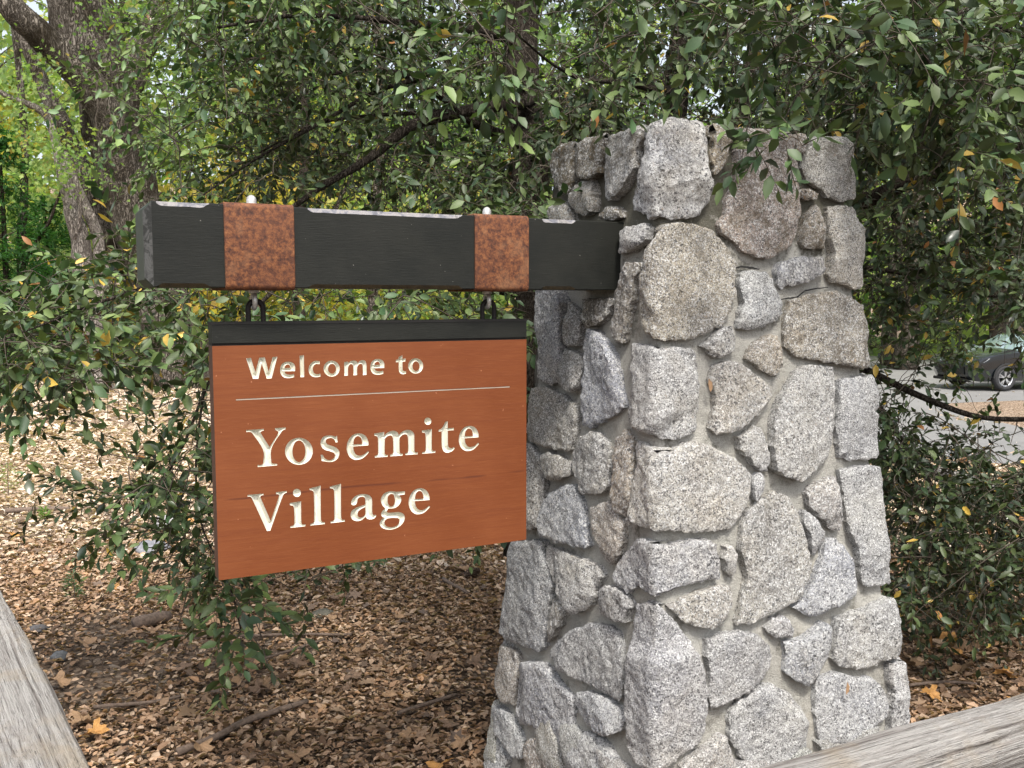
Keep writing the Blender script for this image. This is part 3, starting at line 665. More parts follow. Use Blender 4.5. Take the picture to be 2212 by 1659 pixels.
# ================================================================== HANGING SIGN
PS0, PNF, PL, PT, PB = .1133*K, .0449*K, .6416*K, -.0407*K, -.5119*K; PTH = .046
sign = empty('hanging_sign', tuple(loc(PS0+PL/2, PNF+PTH/2, PB)), 'orange brown wooden sign reading Welcome to Yosemite Village hanging from the beam on chain links', 'sign')
def ppx(px, py):
    s, z = pix_sn(px, py, PNF); return np.array([s, z])
def smooth_outline(pts, closed=True, step=.0016):
    P = np.array(pts, float); n = len(P); corner = []
    for i in range(n):
        a = P[i]-P[i-1]; b = P[(i+1) % n]-P[i]; ang = math.degrees(math.acos(np.clip((a@b)/(np.linalg.norm(a)*np.linalg.norm(b)+1e-12), -1, 1)))
        corner.append(ang > 48)
    out = []
    for i in range(n):
        p0, p1, p2, p3 = P[i-1], P[i], P[(i+1) % n], P[(i+2) % n]
        L = np.linalg.norm(p2-p1)
        m1 = (p2-p0)/2 if not corner[i] else (p2-p1); m2 = (p3-p1)/2 if not corner[(i+1) % n] else (p2-p1)
        m1 = m1/max(np.linalg.norm(m1), 1e-9)*L; m2 = m2/max(np.linalg.norm(m2), 1e-9)*L
        k_ = max(1, int(L/step))
        for j in range(k_):
            t = j/k_; h = (2*t**3-3*t**2+1)*p1+(t**3-2*t**2+t)*m1+(-2*t**3+3*t**2)*p2+(t**3-t**2)*m2
            out.append(h)
    return np.array(out)
def ell(cx, cy, rx, ry, n=22, rot=0):
    t = np.linspace(0, 2*math.pi, n, endpoint=False); x = rx*np.cos(t); y = ry*np.sin(t)
    return [(cx+a*math.cos(rot)-b*math.sin(rot), cy+a*math.sin(rot)+b*math.cos(rot)) for a, b in zip(x, y)]
E1 = [[(2050,505),(2045,440),(2010,360),(1950,318),(1880,310),(1800,340),(1735,420),(1708,520),(1712,600),(1750,690),(1810,735),(1880,742),(1960,715),(2030,650),(2057,615),(2038,600),(1985,650),(1920,675),(1860,660),(1820,600),(1808,523)],
      [(1810,492),(1820,410),(1850,365),(1885,352),(1925,375),(1945,425),(1951,482)]]
tf = lambda c, x0, y0, sx_, sy_, X0=1708, Y0=310: [[(x0+(x-X0)*sx_, y0+(y-Y0)*sy_) for x, y in q] for q in c]
E0 = [[(635,312),(632,250),(605,215),(560,203),(510,212),(475,245),(462,295),(468,340),(495,378),(540,393),(590,390),(624,380),(620,344),(590,352),(555,352),(525,340),(512,314)], [(512,278),(520,250),(545,234),(568,240),(584,272)]]
cw = lambda x, y: (600+x/4.608, 860+y/4.608); cy_ = lambda x, y: (600+x/6.9125, 1030+y/6.9125); c3 = lambda x, y: (900+x/6.9125, 1020+y/6.9125)
cv = lambda x, y: (600+x/8.508, 1190+y/8.508); cg = lambda x, y: (830+x/8.508, 1190+y/8.508)
GL = [
 (cw, [[(70,165),(125,160),(178,325),(222,157),(285,153),(330,322),(375,150),(430,148),(365,395),(308,398),(250,225),(212,400),(148,402)]]),
 (cw, E0),
 (cw, [[(686,133),(735,130),(740,380),(695,382)]]),
 (cw, [[(918,200),(880,193),(840,205),(805,240),(790,290),(800,340),(830,372),(875,382),(928,374),(924,341),(890,348),(858,338),(840,305),(840,270),(857,240),(885,228),(918,234)]]),
 (cw, [ell(1056,283,93,92), ell(1060,285,46,58)]),
 (cw, [[(1200,206),(1242,202),(1246,222),(1270,200),(1305,190),(1340,198),(1357,220),(1380,195),(1415,185),(1445,197),(1456,235),(1458,355),(1416,358),(1412,250),(1400,228),(1380,228),(1360,245),(1350,270),(1348,358),(1306,360),(1304,250),(1290,230),(1268,232),(1250,255),(1244,285),(1243,363),(1202,366)]]),
 (cw, [[(1502+(x-462)*.925, 172+(y-203)*.955) for x, y in q] for q in E0]),
 (cw, [[(1828,148),(1868,130),(1870,170),(1905,168),(1905,200),(1872,204),(1872,285),(1882,312),(1910,314),(1913,340),(1880,348),(1850,340),(1832,310),(1827,208),(1795,210),(1795,185),(1827,172)]]),
 (cw, [ell(2024,252,86,88), ell(2027,255,41,57)]),
 (cy_, [[(105,312),(410,292),(412,320),(375,330),(350,352),(512,608),(655,378),(660,345),(645,325),(610,308),(606,280),(785,265),(788,298),(755,308),(715,345),(545,625),(540,862),(560,888),(640,893),(642,922),(305,950),(305,915),(360,915),(392,900),(403,870),(402,665),(215,370),(180,345),(107,345)]]),
 (cy_, [ell(1018,678,240,232), ell(1018,678,113,188)]),
 (cy_, [[(1650,425),(1675,412),(1688,520),(1655,527),(1630,478),(1590,450),(1545,448),(1500,465),(1482,500),(1492,540),(1540,570),(1620,595),(1690,640),(1718,700),(1700,780),(1650,835),(1570,862),(1490,857),(1410,845),(1395,742),(1430,738),(1460,795),(1520,830),(1580,825),(1630,790),(1645,745),(1620,705),(1560,680),(1470,655),(1415,610),(1392,545),(1405,475),(1450,425),(1530,405),(1600,410)]]),
 (cy_, tf(E1, 1845, 370, 1.10, 1.053)),
 (c3, [[(245,440),(415,415),(420,478),(470,430),(540,398),(600,395),(650,425),(668,470),(740,405),(820,378),(890,392),(930,440),(938,500),(940,740),(958,768),(995,765),(993,798),(783,812),(783,782),(820,775),(832,745),(828,510),(815,465),(780,452),(735,465),(690,505),(682,530),(685,755),(702,788),(738,788),(735,822),(520,835),(522,805),(562,795),(575,765),(570,530),(555,485),(520,472),(470,490),(428,530),(425,780),(442,810),(480,808),(478,842),(255,855),(255,825),(298,815),(312,790),(310,530),(298,492),(248,475)]]),
 (c3, [[(1068,388),(1240,365),(1240,718),(1257,743),(1303,740),(1300,772),(1075,790),(1075,765),(1120,755),(1135,730),(1132,460),(1116,427),(1072,420)], ell(1172,228,60,63)]),
 (c3, [[(1475,235),(1515,230),(1515,350),(1620,343),(1620,382),(1518,388),(1520,640),(1540,685),(1580,695),(1620,675),(1637,700),(1590,745),(1520,772),(1460,760),(1425,710),(1412,630),(1410,400),(1358,405),(1358,375),(1400,360),(1440,310)]]),
 (c3, E1),
 (cv, [[(160,402),(498,372),(498,405),(452,415),(430,442),(655,960),(832,420),(815,388),(768,382),(765,345),(995,318),(995,355),(950,370),(915,410),(642,1165),(572,1170),(250,470),(215,440),(162,435)]]),
 (cv, [[(1058,575),(1297,535),(1305,1000),(1327,1030),(1392,1032),(1388,1068),(1070,1102),(1070,1068),(1130,1052),(1157,1020),(1148,680),(1128,632),(1060,615)], ell(1210,357,85,87)]),
 (cv, [[(1475,265),(1712,205),(1722,930),(1747,975),(1805,985),(1805,1020),(1500,1052),(1498,1018),(1555,1000),(1577,970),(1570,360),(1543,312),(1480,295)]]),
 (cv, [[(1912,225),(2145,165),(2150,880),(2170,928),(2229,935),(2229,968),(1930,1003),(1928,965),(1985,950),(2007,920),(2000,320),(1973,272),(1915,258)]]),
 (cg, [[(405,575),(435,490),(500,430),(600,390),(720,388),(805,420),(848,490),(855,780),(880,835),(930,825),(942,852),(900,900),(820,922),(750,910),(715,865),(620,940),(520,958),(430,920),(398,840),(415,750),(500,680),(620,635),(708,610),(708,500),(690,455),(645,438),(585,450),(545,490),(532,565),(505,612),(450,622),(412,605)],
       [(708,660),(640,690),(570,740),(545,800),(555,860),(600,888),(660,865),(706,818)]]),
 (cg, [[(1550,322),(1548,392),(1428,410),(1472,480),(1460,560),(1400,640),(1310,685),(1195,692),(1162,755),(1190,778),(1300,775),(1420,765),(1510,800),(1545,870),(1530,960),(1460,1050),(1340,1120),(1200,1140),(1080,1110),(1020,1040),(1030,960),(1075,905),(1120,890),(1060,860),(1040,810),(1070,750),(1130,690),(1070,620),(1042,540),(1045,470),(1090,390),(1170,340),(1260,325),(1380,335)],
       [(1180,505),(1190,430),(1225,390),(1270,380),(1310,400),(1330,460),(1338,530),(1325,600),(1290,640),(1250,650),(1210,620),(1185,560)],
       [(1115,1000),(1125,945),(1190,900),(1400,895),(1435,930),(1425,1000),(1370,1060),(1270,1090),(1180,1080),(1130,1045)]]),
 (cg, tf(E1, 1632, 262, 1.298, 1.273)),
]
rule = [ppx(509.7, 862.4), ppx(1101.5, 834.6), ppx(1101.5, 836.6), ppx(509.7, 864.8)]
holes = []          # all closed outlines on the face, in (s,z)
glyphs = []
for fn, cons in GL:
    oc = []
    for c in cons:
        q = [ppx(*(np.array(fn(x, y))*.8641)) for x, y in c]; oc.append(smooth_outline(q))
    glyphs.append(oc); holes += oc
holes.append(np.array(rule))
band0 = (ppx(457, 739.2)[1]+ppx(1137, 730.5)[1])/2; band1 = band0-.006
# carved board face
def face_mesh():
    r2 = np.array([[PS0, PB], [PS0+PL, PB], [PS0+PL, band1], [PS0, band1]])
    pts = []; edges = []
    for c in [r2]+holes:
        o = len(pts); pts += [Vector((float(a), float(b))) for a, b in c]; edges += [(o+i, o+(i+1) % len(c)) for i in range(len(c))]
    vs, es, fs, *_ = delaunay_2d_cdt(pts, edges, [], 0, 1e-7)
    V2 = np.array([(v.x, v.y) for v in vs]); cen = np.array([V2[list(f)].mean(0) for f in fs])
    ins = np.zeros(len(cen), bool)
    for h in holes: ins ^= pip(h, cen[:, 0], cen[:, 1])
    F = [list(f) for f, i in zip(fs, ins) if not i]
    return V2, F
V2, F = face_mesh(); V = [loc(a, PNF, b) for a, b in V2]
def box_parts(s0, s1, n0, n1, z0, z1, skip_front=False, ch=.0):
    c = [loc(s, n, z) for s in (s0, s1) for n in (n0, n1) for z in (z0, z1)]
    Fs = [[0, 1, 3, 2], [4, 6, 7, 5], [0, 4, 5, 1], [2, 3, 7, 6], [0, 2, 6, 4], [1, 5, 7, 3]]
    if skip_front: Fs.pop(2)
    return c, Fs
nF = len(F); bv, bf = box_parts(PS0, PS0+PL, PNF, PNF+PTH, PB, band1, True); o_ = len(V); V += bv; F += [[i+o_ for i in f] for f in bf]
board = mk('board', V, F, [PANEL, EDGE], sign, mi=[0]*nF+[1]*len(bf))
mk('groove', *box_parts(PS0+.001, PS0+PL-.001, PNF+.006, PNF+PTH-.001, band1, band0), mat=BLACK, parent=sign)
bb = mk('top_band', *box_parts(PS0, PS0+PL, PNF, PNF+PTH, band0, PT-.003), mat=PAINT, parent=sign)
mk('top_cap', *box_parts(PS0-.001, PS0+PL+.001, PNF-.0015, PNF+PTH+.002, PT-.003, PT+.003), mat=BLACK, parent=sign)
for oc in glyphs:
    B = np.vstack(oc); edges = []; o = 0
    for c in oc: edges += [(o+i, o+(i+1) % len(c)) for i in range(len(c))]; o += len(c)
    lo, hi = B.min(0), B.max(0); stp = .0014
    gx, gy = np.meshgrid(np.arange(lo[0], hi[0], stp), np.arange(lo[1], hi[1], stp)); Q = np.stack([gx.ravel(), gy.ravel()], 1)
    ins = np.zeros(len(Q), bool)
    for c in oc: ins ^= pip(c, Q[:, 0], Q[:, 1])
    Q = Q[ins]; dd = np.min([dist_poly(c, Q) for c in oc], axis=0); Q = Q[dd > stp*.55]
    vs, es, fs, *_ = delaunay_2d_cdt([Vector((float(a), float(b))) for a, b in np.vstack([B, Q])], edges, [], 0, 1e-7)
    V2 = np.array([(v.x, v.y) for v in vs]); cen = np.array([V2[list(f)].mean(0) for f in fs]); ins = np.zeros(len(cen), bool)
    for c in oc: ins ^= pip(c, cen[:, 0], cen[:, 1])
    dd = np.min([dist_poly(c, V2) for c in oc], axis=0)
    dep = np.where(dd < 1e-6, 0, np.minimum(dd*1.5+.0016, .0105)) - .0002*0
    mk('letter', [loc(a, PNF+d_, b) for (a, b), d_ in zip(V2, dep)], [list(f) for f, i in zip(fs, ins) if i], CREAM, board, smooth=True if False else False)
mk('rule_line', [loc(a, PNF+.0012, b) for a, b in rule], [[0, 1, 2, 3]], CREAM, sign)
for bs in bolt_s:
    c = loc(bs+.0035, BD*.45, BZ0-.005-.035); R_ = .017; h = .035
    pts = [c+D3*(R_*math.cos(t))+Z3*(R_*math.sin(t)-.006) for t in np.linspace(0, math.pi, 10)] + [c-D3*R_-Z3*(.006+h)] + [c+D3*(R_*math.cos(t))+Z3*(-.006-h+R_*math.sin(t)) for t in np.linspace(math.pi, 2*math.pi, 10)] + [c+D3*R_-Z3*(.006+h*.5)]
    mk('chain_link', *tube(pts, .0062, 10, True), mat=IRON, parent=sign, smooth=True)

# ================================================================== VEGETATION KIT
class Leaves:
    """collects leaves and builds them as one mesh"""
    def __init__(s, tmpl): s.T = tmpl; s.p = []; s.x = []; s.z = []; s.L = []; s.W = []; s.c = []
    def add(s, p, x, z, L, W, c):
        s.p.append(p); s.x.append(x); s.z.append(z); s.L.append(np.broadcast_to(L, len(p))); s.W.append(np.broadcast_to(W, len(p))); s.c.append(np.broadcast_to(c, (len(p), 3)))
    def build(s, name, mat, parent=None, kind='stuff'):
        P, X, Z, L, W, C = [np.concatenate(a) for a in (s.p, s.x, s.z, s.L, s.W, s.c)]
        X = norm(X); Y = norm(np.cross(Z, X)); Z = np.cross(X, Y); tv, tf_ = s.T; tv = np.array(tv, float); n, k = len(P), len(tv)
        V = P[:, None]+X[:, None]*(tv[None, :, 0:1]*L[:, None, None])+Y[:, None]*(tv[None, :, 1:2]*W[:, None, None])+Z[:, None]*(tv[None, :, 2:3]*L[:, None, None])
        base = (np.arange(n)*k)[:, None, None]; Fs = []
        for kk in sorted({len(f) for f in tf_}):
            a = np.array([f for f in tf_ if len(f) == kk]); Fs.append((base+a[None]).reshape(-1, kk))
        me = fast_mesh(name, V.reshape(-1, 3), Fs, np.repeat(C, k, 0)); o = link(name, me, mat, parent)
        if kind: o['kind'] = kind
        return o
# templates: x along the leaf 0..1, y half width +-.5, z up
OAK = ([(0,0,0), (.12,0,.01), (.38,0,.03), (.72,0,.0), (1,0,-.09), (.36,.5,.11), (.36,-.5,.10), (.70,.40,.06), (.70,-.42,.05)],
       [(1,5,2), (1,2,6), (0,5,1), (0,1,6), (2,5,7,3), (2,3,8,6), (3,7,4), (3,4,8)])
OAK_B = ([(0,0,0), (.12,.0,.0), (.42,.04,-.03), (.74,.02,-.02), (1,.08,.06), (.30,.52,.14), (.34,-.44,.02), (.66,.46,.16), (.72,-.30,-.02)],
       [(1,5,2), (1,2,6), (0,5,1), (0,1,6), (2,5,7,3), (2,3,8,6), (3,7,4), (3,4,8)])
SIMPLE = ([(0,0,0), (.45,.5,.1), (1,0,-.06), (.45,-.5,.1), (.5,0,0)], [(0,4,1), (1,4,2), (2,4,3), (3,4,0)])
HEX = ([(0,0,0), (.28,.42,.14), (.66,.36,.20), (1,0,.10), (.70,-.28,.12), (.34,-.46,.20), (.5,0,-.03)], [(0,6,1), (1,6,2), (2,6,3), (3,6,4), (4,6,5), (5,6,0)])
CURL = ([(0,0,.06), (.28,.42,.2), (.72,.34,.12), (1,0,.02), (.7,-.36,.22), (.3,-.46,.06), (.5,0,-.02)], [(0,6,1), (1,6,2), (2,6,3), (3,6,4), (4,6,5), (5,6,0)])
MAPLE = ([(0,0,0), (.30,.16,.03), (.12,.5,.06), (.42,.30,.02), (.62,.5,.08), (.66,.16,.0), (1,0,-.08), (.66,-.16,0), (.62,-.5,.08), (.42,-.30,.02), (.12,-.5,.06), (.30,-.16,.03), (.45,0,.0)],
         [(0,12,1), (1,12,3,2), (3,12,5,4), (5,12,6), (6,12,7), (7,12,9,8), (9,12,11,10), (11,12,0)])
def tubes(P, r0, r1, sides=3, col=None):
    """P (M,n,3): straight-forward thin tubes"""
    P = np.asarray(P, float); Mn, n, _ = P.shape
    T = norm(np.gradient(P, axis=1)); ref = np.where(np.abs(T[..., 2:3]) > .9, np.array([1., 0, 0]), np.array([0, 0, 1.])); U = norm(np.cross(T, ref)); W = np.cross(T, U)
    t = np.linspace(0, 1, n)[None, :]; R = np.asarray(r0).reshape(-1, 1)*(1-t)+np.asarray(r1).reshape(-1, 1)*t
    a = 2*np.pi*np.arange(sides)/sides
    V = P[:, :, None]+(U[:, :, None]*np.cos(a)[None, None, :, None]+W[:, :, None]*np.sin(a)[None, None, :, None])*R[:, :, None, None]
    I = np.arange(Mn*n*sides).reshape(Mn, n, sides); J = np.roll(I, -1, 2)
    F = np.stack([I[:, :-1], J[:, :-1], J[:, 1:], I[:, 1:]], -1).reshape(-1, 4)
    return V.reshape(-1, 3), F
def join_np(parts):
    V = []; F = []; o = 0
    for v, f in parts: V.append(v); F.append(f+o); o += len(v)
    return np.concatenate(V), np.concatenate(F)
def resample(P, step):
    P = np.array(P, float); d = np.r_[0, np.cumsum(np.linalg.norm(np.diff(P, axis=0), axis=1))]; n = max(2, int(d[-1]/step)+1); t = np.linspace(0, d[-1], n)
    # smooth through cumulative interpolation with light averaging
    Q = np.stack([np.interp(t, d, P[:, i]) for i in range(P.shape[1])], 1)
    for _ in range(3): Q[1:-1] = (Q[:-2]+2*Q[1:-1]+Q[2:])/4
    return Q
def limb(pts, step=.12, wob=.12, sides=12, seed=0, kink=.0):
    """pts: (x,y,z,r)"""
    Q = resample(pts, step)
    if kink:
        for i in range(1, len(Q)-1):
            q = Vector(tuple(Q[i][:3]*2.3+seed)); Q[i][:3] += np.array(mnoise.noise_vector(q))*kink*Q[i][3]
    return tube(Q[:, :3], Q[:, 3], sides, wob=wob, seed=seed), Q
def px_limb(pts, wpx=True):
    """(px, py, depth, width in D pixels) -> x,y,z,r"""
    out = []
    for px, py, Y, wd in pts:
        p = at(px, py, Y); out.append((*p, wd*.5*Y/FPX*1.0))
    return out
def grow(nodes, attract, rad_k=.0045, seed=1, bend=.18):
    """connect every attraction point to the nearest wood; returns sub-branch centre lines (5 points each), radii and end directions"""
    rg = np.random.default_rng(seed); A = np.array(attract); N0 = np.array(nodes)
    buf = np.zeros((len(N0)+len(A)*8, 3)); buf[:len(N0)] = N0; n = len(N0)
    d0 = np.array([np.min(((N0-a)**2).sum(1)) for a in A]); order = np.argsort(d0)
    lines = np.zeros((len(A), 6, 3)); rad = np.zeros(len(A)); dirs = np.zeros((len(A), 3))
    for q, i in enumerate(order):
        a = A[i]; dd = ((buf[:n]-a)**2).sum(1); j = int(dd.argmin()); b = buf[j]; L = math.sqrt(dd[j])
        t = np.linspace(0, 1, 6)[:, None]; mid = rg.normal(0, bend*L*.5, 3); mid[2] += .12*L
        P = b+(a-b)*t+mid*np.sin(np.pi*t)*(1-t*.4)+rg.normal(0, .012*L, (6, 3))*np.sin(np.pi*t)
        lines[i] = P; rad[i] = min(.012, .0016+rad_k*L); dirs[i] = P[-1]-P[-2]
        if n+5 < len(buf): buf[n:n+5] = P[1:]; n += 5
    return lines, rad, norm(dirs)
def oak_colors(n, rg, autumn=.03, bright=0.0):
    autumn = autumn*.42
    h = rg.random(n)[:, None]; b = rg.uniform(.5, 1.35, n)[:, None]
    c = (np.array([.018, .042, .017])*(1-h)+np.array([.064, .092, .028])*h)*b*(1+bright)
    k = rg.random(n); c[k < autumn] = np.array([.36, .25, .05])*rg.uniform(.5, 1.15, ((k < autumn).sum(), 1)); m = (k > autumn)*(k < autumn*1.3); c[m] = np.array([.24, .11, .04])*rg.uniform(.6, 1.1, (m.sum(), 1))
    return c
def sprays(LV, pts, dirs, rg, nleaf=12, slen=(.14, .26), leaf=(.034, .055), droop=.22, wr=.44, autumn=.03, bright=0, twigs=None, spread=.75, out=None):
    M_ = len(pts); D0 = norm(dirs*.7+rg.normal(0, .6, (M_, 3))*np.array([1, 1, .6])+np.array([0, 0, -droop])*rg.random((M_, 1))); L = rg.uniform(*slen, M_)
    n = 6; t = np.linspace(0, 1, n)[None, :, None]
    side = norm(np.cross(D0, rg.normal(0, 1, (M_, 3)))); sag = np.array([0, 0, -1.])*(rg.uniform(0, .28, M_)*L)[:, None]
    P = pts[:, None]+D0[:, None]*t*L[:, None, None]+side[:, None]*(t**2)*(.12*L)[:, None, None]+sag[:, None]*(t**2)
    if twigs is not None: twigs.append(tubes(P, np.full(M_, .0016), np.full(M_, .0007), 3))
    for k in range(nleaf):
        tt = (k+.6)/nleaf; f = tt*(n-1); i = int(f); fr = f-i; i = min(i, n-2)
        base = P[:, i]*(1-fr)+P[:, i+1]*fr; T = norm(P[:, i+1]-P[:, i])
        ang = k*2.4+rg.uniform(-.5, .5, M_); U = norm(np.cross(T, np.array([.1, .2, 1.]))); W = np.cross(U, T)
        rad = U*np.cos(ang)[:, None]+W*np.sin(ang)[:, None]*.75
        sp = spread*(1 if k < nleaf-1 else .15); X = norm(T*(1.05-sp*.5)+rad*sp+np.array([0, 0, -.10])+rg.normal(0, .22, (M_, 3)))
        up = norm(np.array([0, -.2, 1.])+rg.normal(0, .62, (M_, 3))+T*.2)
        l = rg.uniform(leaf[0]*.85, leaf[1]*1.2, M_)*(1 if k > 1 else .85)*(.8 if k == nleaf-1 else 1); keep = rg.random(M_) < .93
        (LV if k % 2 else LV2).add(base[keep], X[keep], up[keep], l[keep], (l*wr*rg.uniform(.75, 1.25, M_))[keep], oak_colors(M_, rg, autumn, bright)[keep])
def region(rg, poly, d0, d1, n, power=1.0, clump=1):
    """n points spread through the part of space seen inside a screen outline between two distances"""
    P = np.array(poly, float); lo, hi = P.min(0), P.max(0); out = []
    nc = n if clump <= 1 else max(2, int(n/clump))
    while len(out) < nc:
        q = rg.uniform(lo, hi, (nc, 2)); q = q[pip(P, q[:, 0], q[:, 1])]
        for px, py in q: out.append(at(px, py, d0+(d1-d0)*rg.random()**power))
    out = np.array(out[:nc])
    if clump > 1: out = out[rg.integers(0, nc, n)]+rg.normal(0, 1, (n, 3))*np.array([.125, .12, .07])
    return out
R_ = lambda x0, y0, x1, y1: [(x0, y0), (x1, y0), (x1, y1), (x0, y1)]

# ================================================================== FENCE RAILS
def sqrail(A, B, wd, th, seed, n=70, m=22, r=.02, mat=RAILW):
    """rail along A->B (centre of its top), cross-section a worn rounded rectangle; local x runs along it"""
    A, B = np.array(A, float), np.array(B, float); Lg = np.linalg.norm(B-A); V = []; F = []
    for i in range(n):
        x = Lg*i/(n-1)
        for k in range(m):
            a = 2*math.pi*k/m; c, s_ = math.cos(a), math.sin(a); e = .32 if r < .05 else .75
            y = math.copysign(abs(c)**e, c)*wd/2; z = math.copysign(abs(s_)**e, s_)*th/2
            q = Vector((x*1.6, y*9, z*9+seed)); d = mnoise.fractal(q, .8, 2.2, 4)*.008; d += mnoise.noise(Vector((x*.9, y*45, z*45+seed)))*.006; cr_ = abs(mnoise.noise(Vector((x*.7+3, y*22, z*22+seed)))); d -= .010*max(0, 1-cr_/.06)
            sc = 1+d/math.hypot(y, z); V.append((x, y*sc, z*sc-th/2))
    for i in range(n-1):
        for k in range(m): F.append([i*m+k, i*m+(k+1) % m, (i+1)*m+(k+1) % m, (i+1)*m+k])
    F.append(list(range(m))); F.append([(n-1)*m+k for k in range(m)][::-1])
    return V, F, A, B
def place_rail(name, data, parent, mat=RAILW):
    V, F, A, B = data; o = mk(name, V, F, mat, None, auto=.7); d = Vector(B-A); o.location = Vector(A)-parent.location
    o.rotation_euler = d.to_track_quat('X', 'Z').to_euler(); o.parent = parent; return o
def post(parent, x, y, ztop, rad=.08, seed=0):
    g = float(gz(x, y)); pts = [(x, y, g-.15, rad*1.03), (x, y, (g+ztop)/2, rad), (x, y, ztop, rad*.97)]
    (V, F), _ = limb(pts, .05, .05, 14, seed); mk('post', V, F, RAILW, parent, smooth=True)
ZR = .80
pa, pb = on_z(176, 1659, ZR), on_z(0, 1272, ZR); dr = norm(pb-pa); perp = np.array([dr[1], -dr[0], 0]); perp = -perp if perp[0] > 0 else perp   # to the left
wl = .19; A = pa-dr*.6+perp*(wl/2-.022); B = pb+dr*1.1+perp*(wl/2-.006)
f1 = empty('rail_fence', tuple(A-np.array([0, 0, .8])), 'broad squared grey weathered rail at the lower left corner', 'fence rail')
place_rail('rail', sqrail(A, B, wl, .11, 3.3, 150, 60, .02), f1)
post(f1, *(B-dr*.12)[:2], ZR-.10, .09, 4); post(f1, *(A+dr*.08)[:2], ZR-.10, .09, 5)
c1, c2 = ray(2212, 1580), ray(1680, 1742); zc = .738
q1, q2 = on_z(2212, 1578, zc), on_z(1680, 1742, zc); dr2 = norm(q1-q2); A2 = q2-dr2*1.0; B2 = q1+dr2*1.0
f2 = empty('rail_fence', tuple(A2-np.array([0, 0, .7])), 'round split log rail rising across the lower right in front of the pillar', 'fence rail')
place_rail('rail', sqrail(A2+Z3*.060, B2+Z3*.060, .122, .124, 8.1, 150, 64, .2), f2)
post(f2, *(B2-dr2*.1)[:2], zc-.05, .085, 7); post(f2, *(A2+dr2*.1)[:2], zc-.05, .085, 8)
# low rail by the road behind the hanging branches
r1, r2_ = at(1925, 978, 8.6), at(2075, 1022, 7.4); d_ = norm(r2_-r1)
f3 = empty('rail_fence', tuple(r1-d_*.5), 'low dark log rail half hidden by branches beside the road', 'fence rail')
place_rail('rail', sqrail(r1-d_*.8, r2_+d_*1.6, .10, .10, 2.2, 60, 14, .2), f3)
post(f3, *(r1-d_*.7)[:2], float(r1[2])+.05, .07, 9); post(f3, *(r2_+d_*1.5)[:2], float(r2_[2])-.35, .07, 10)

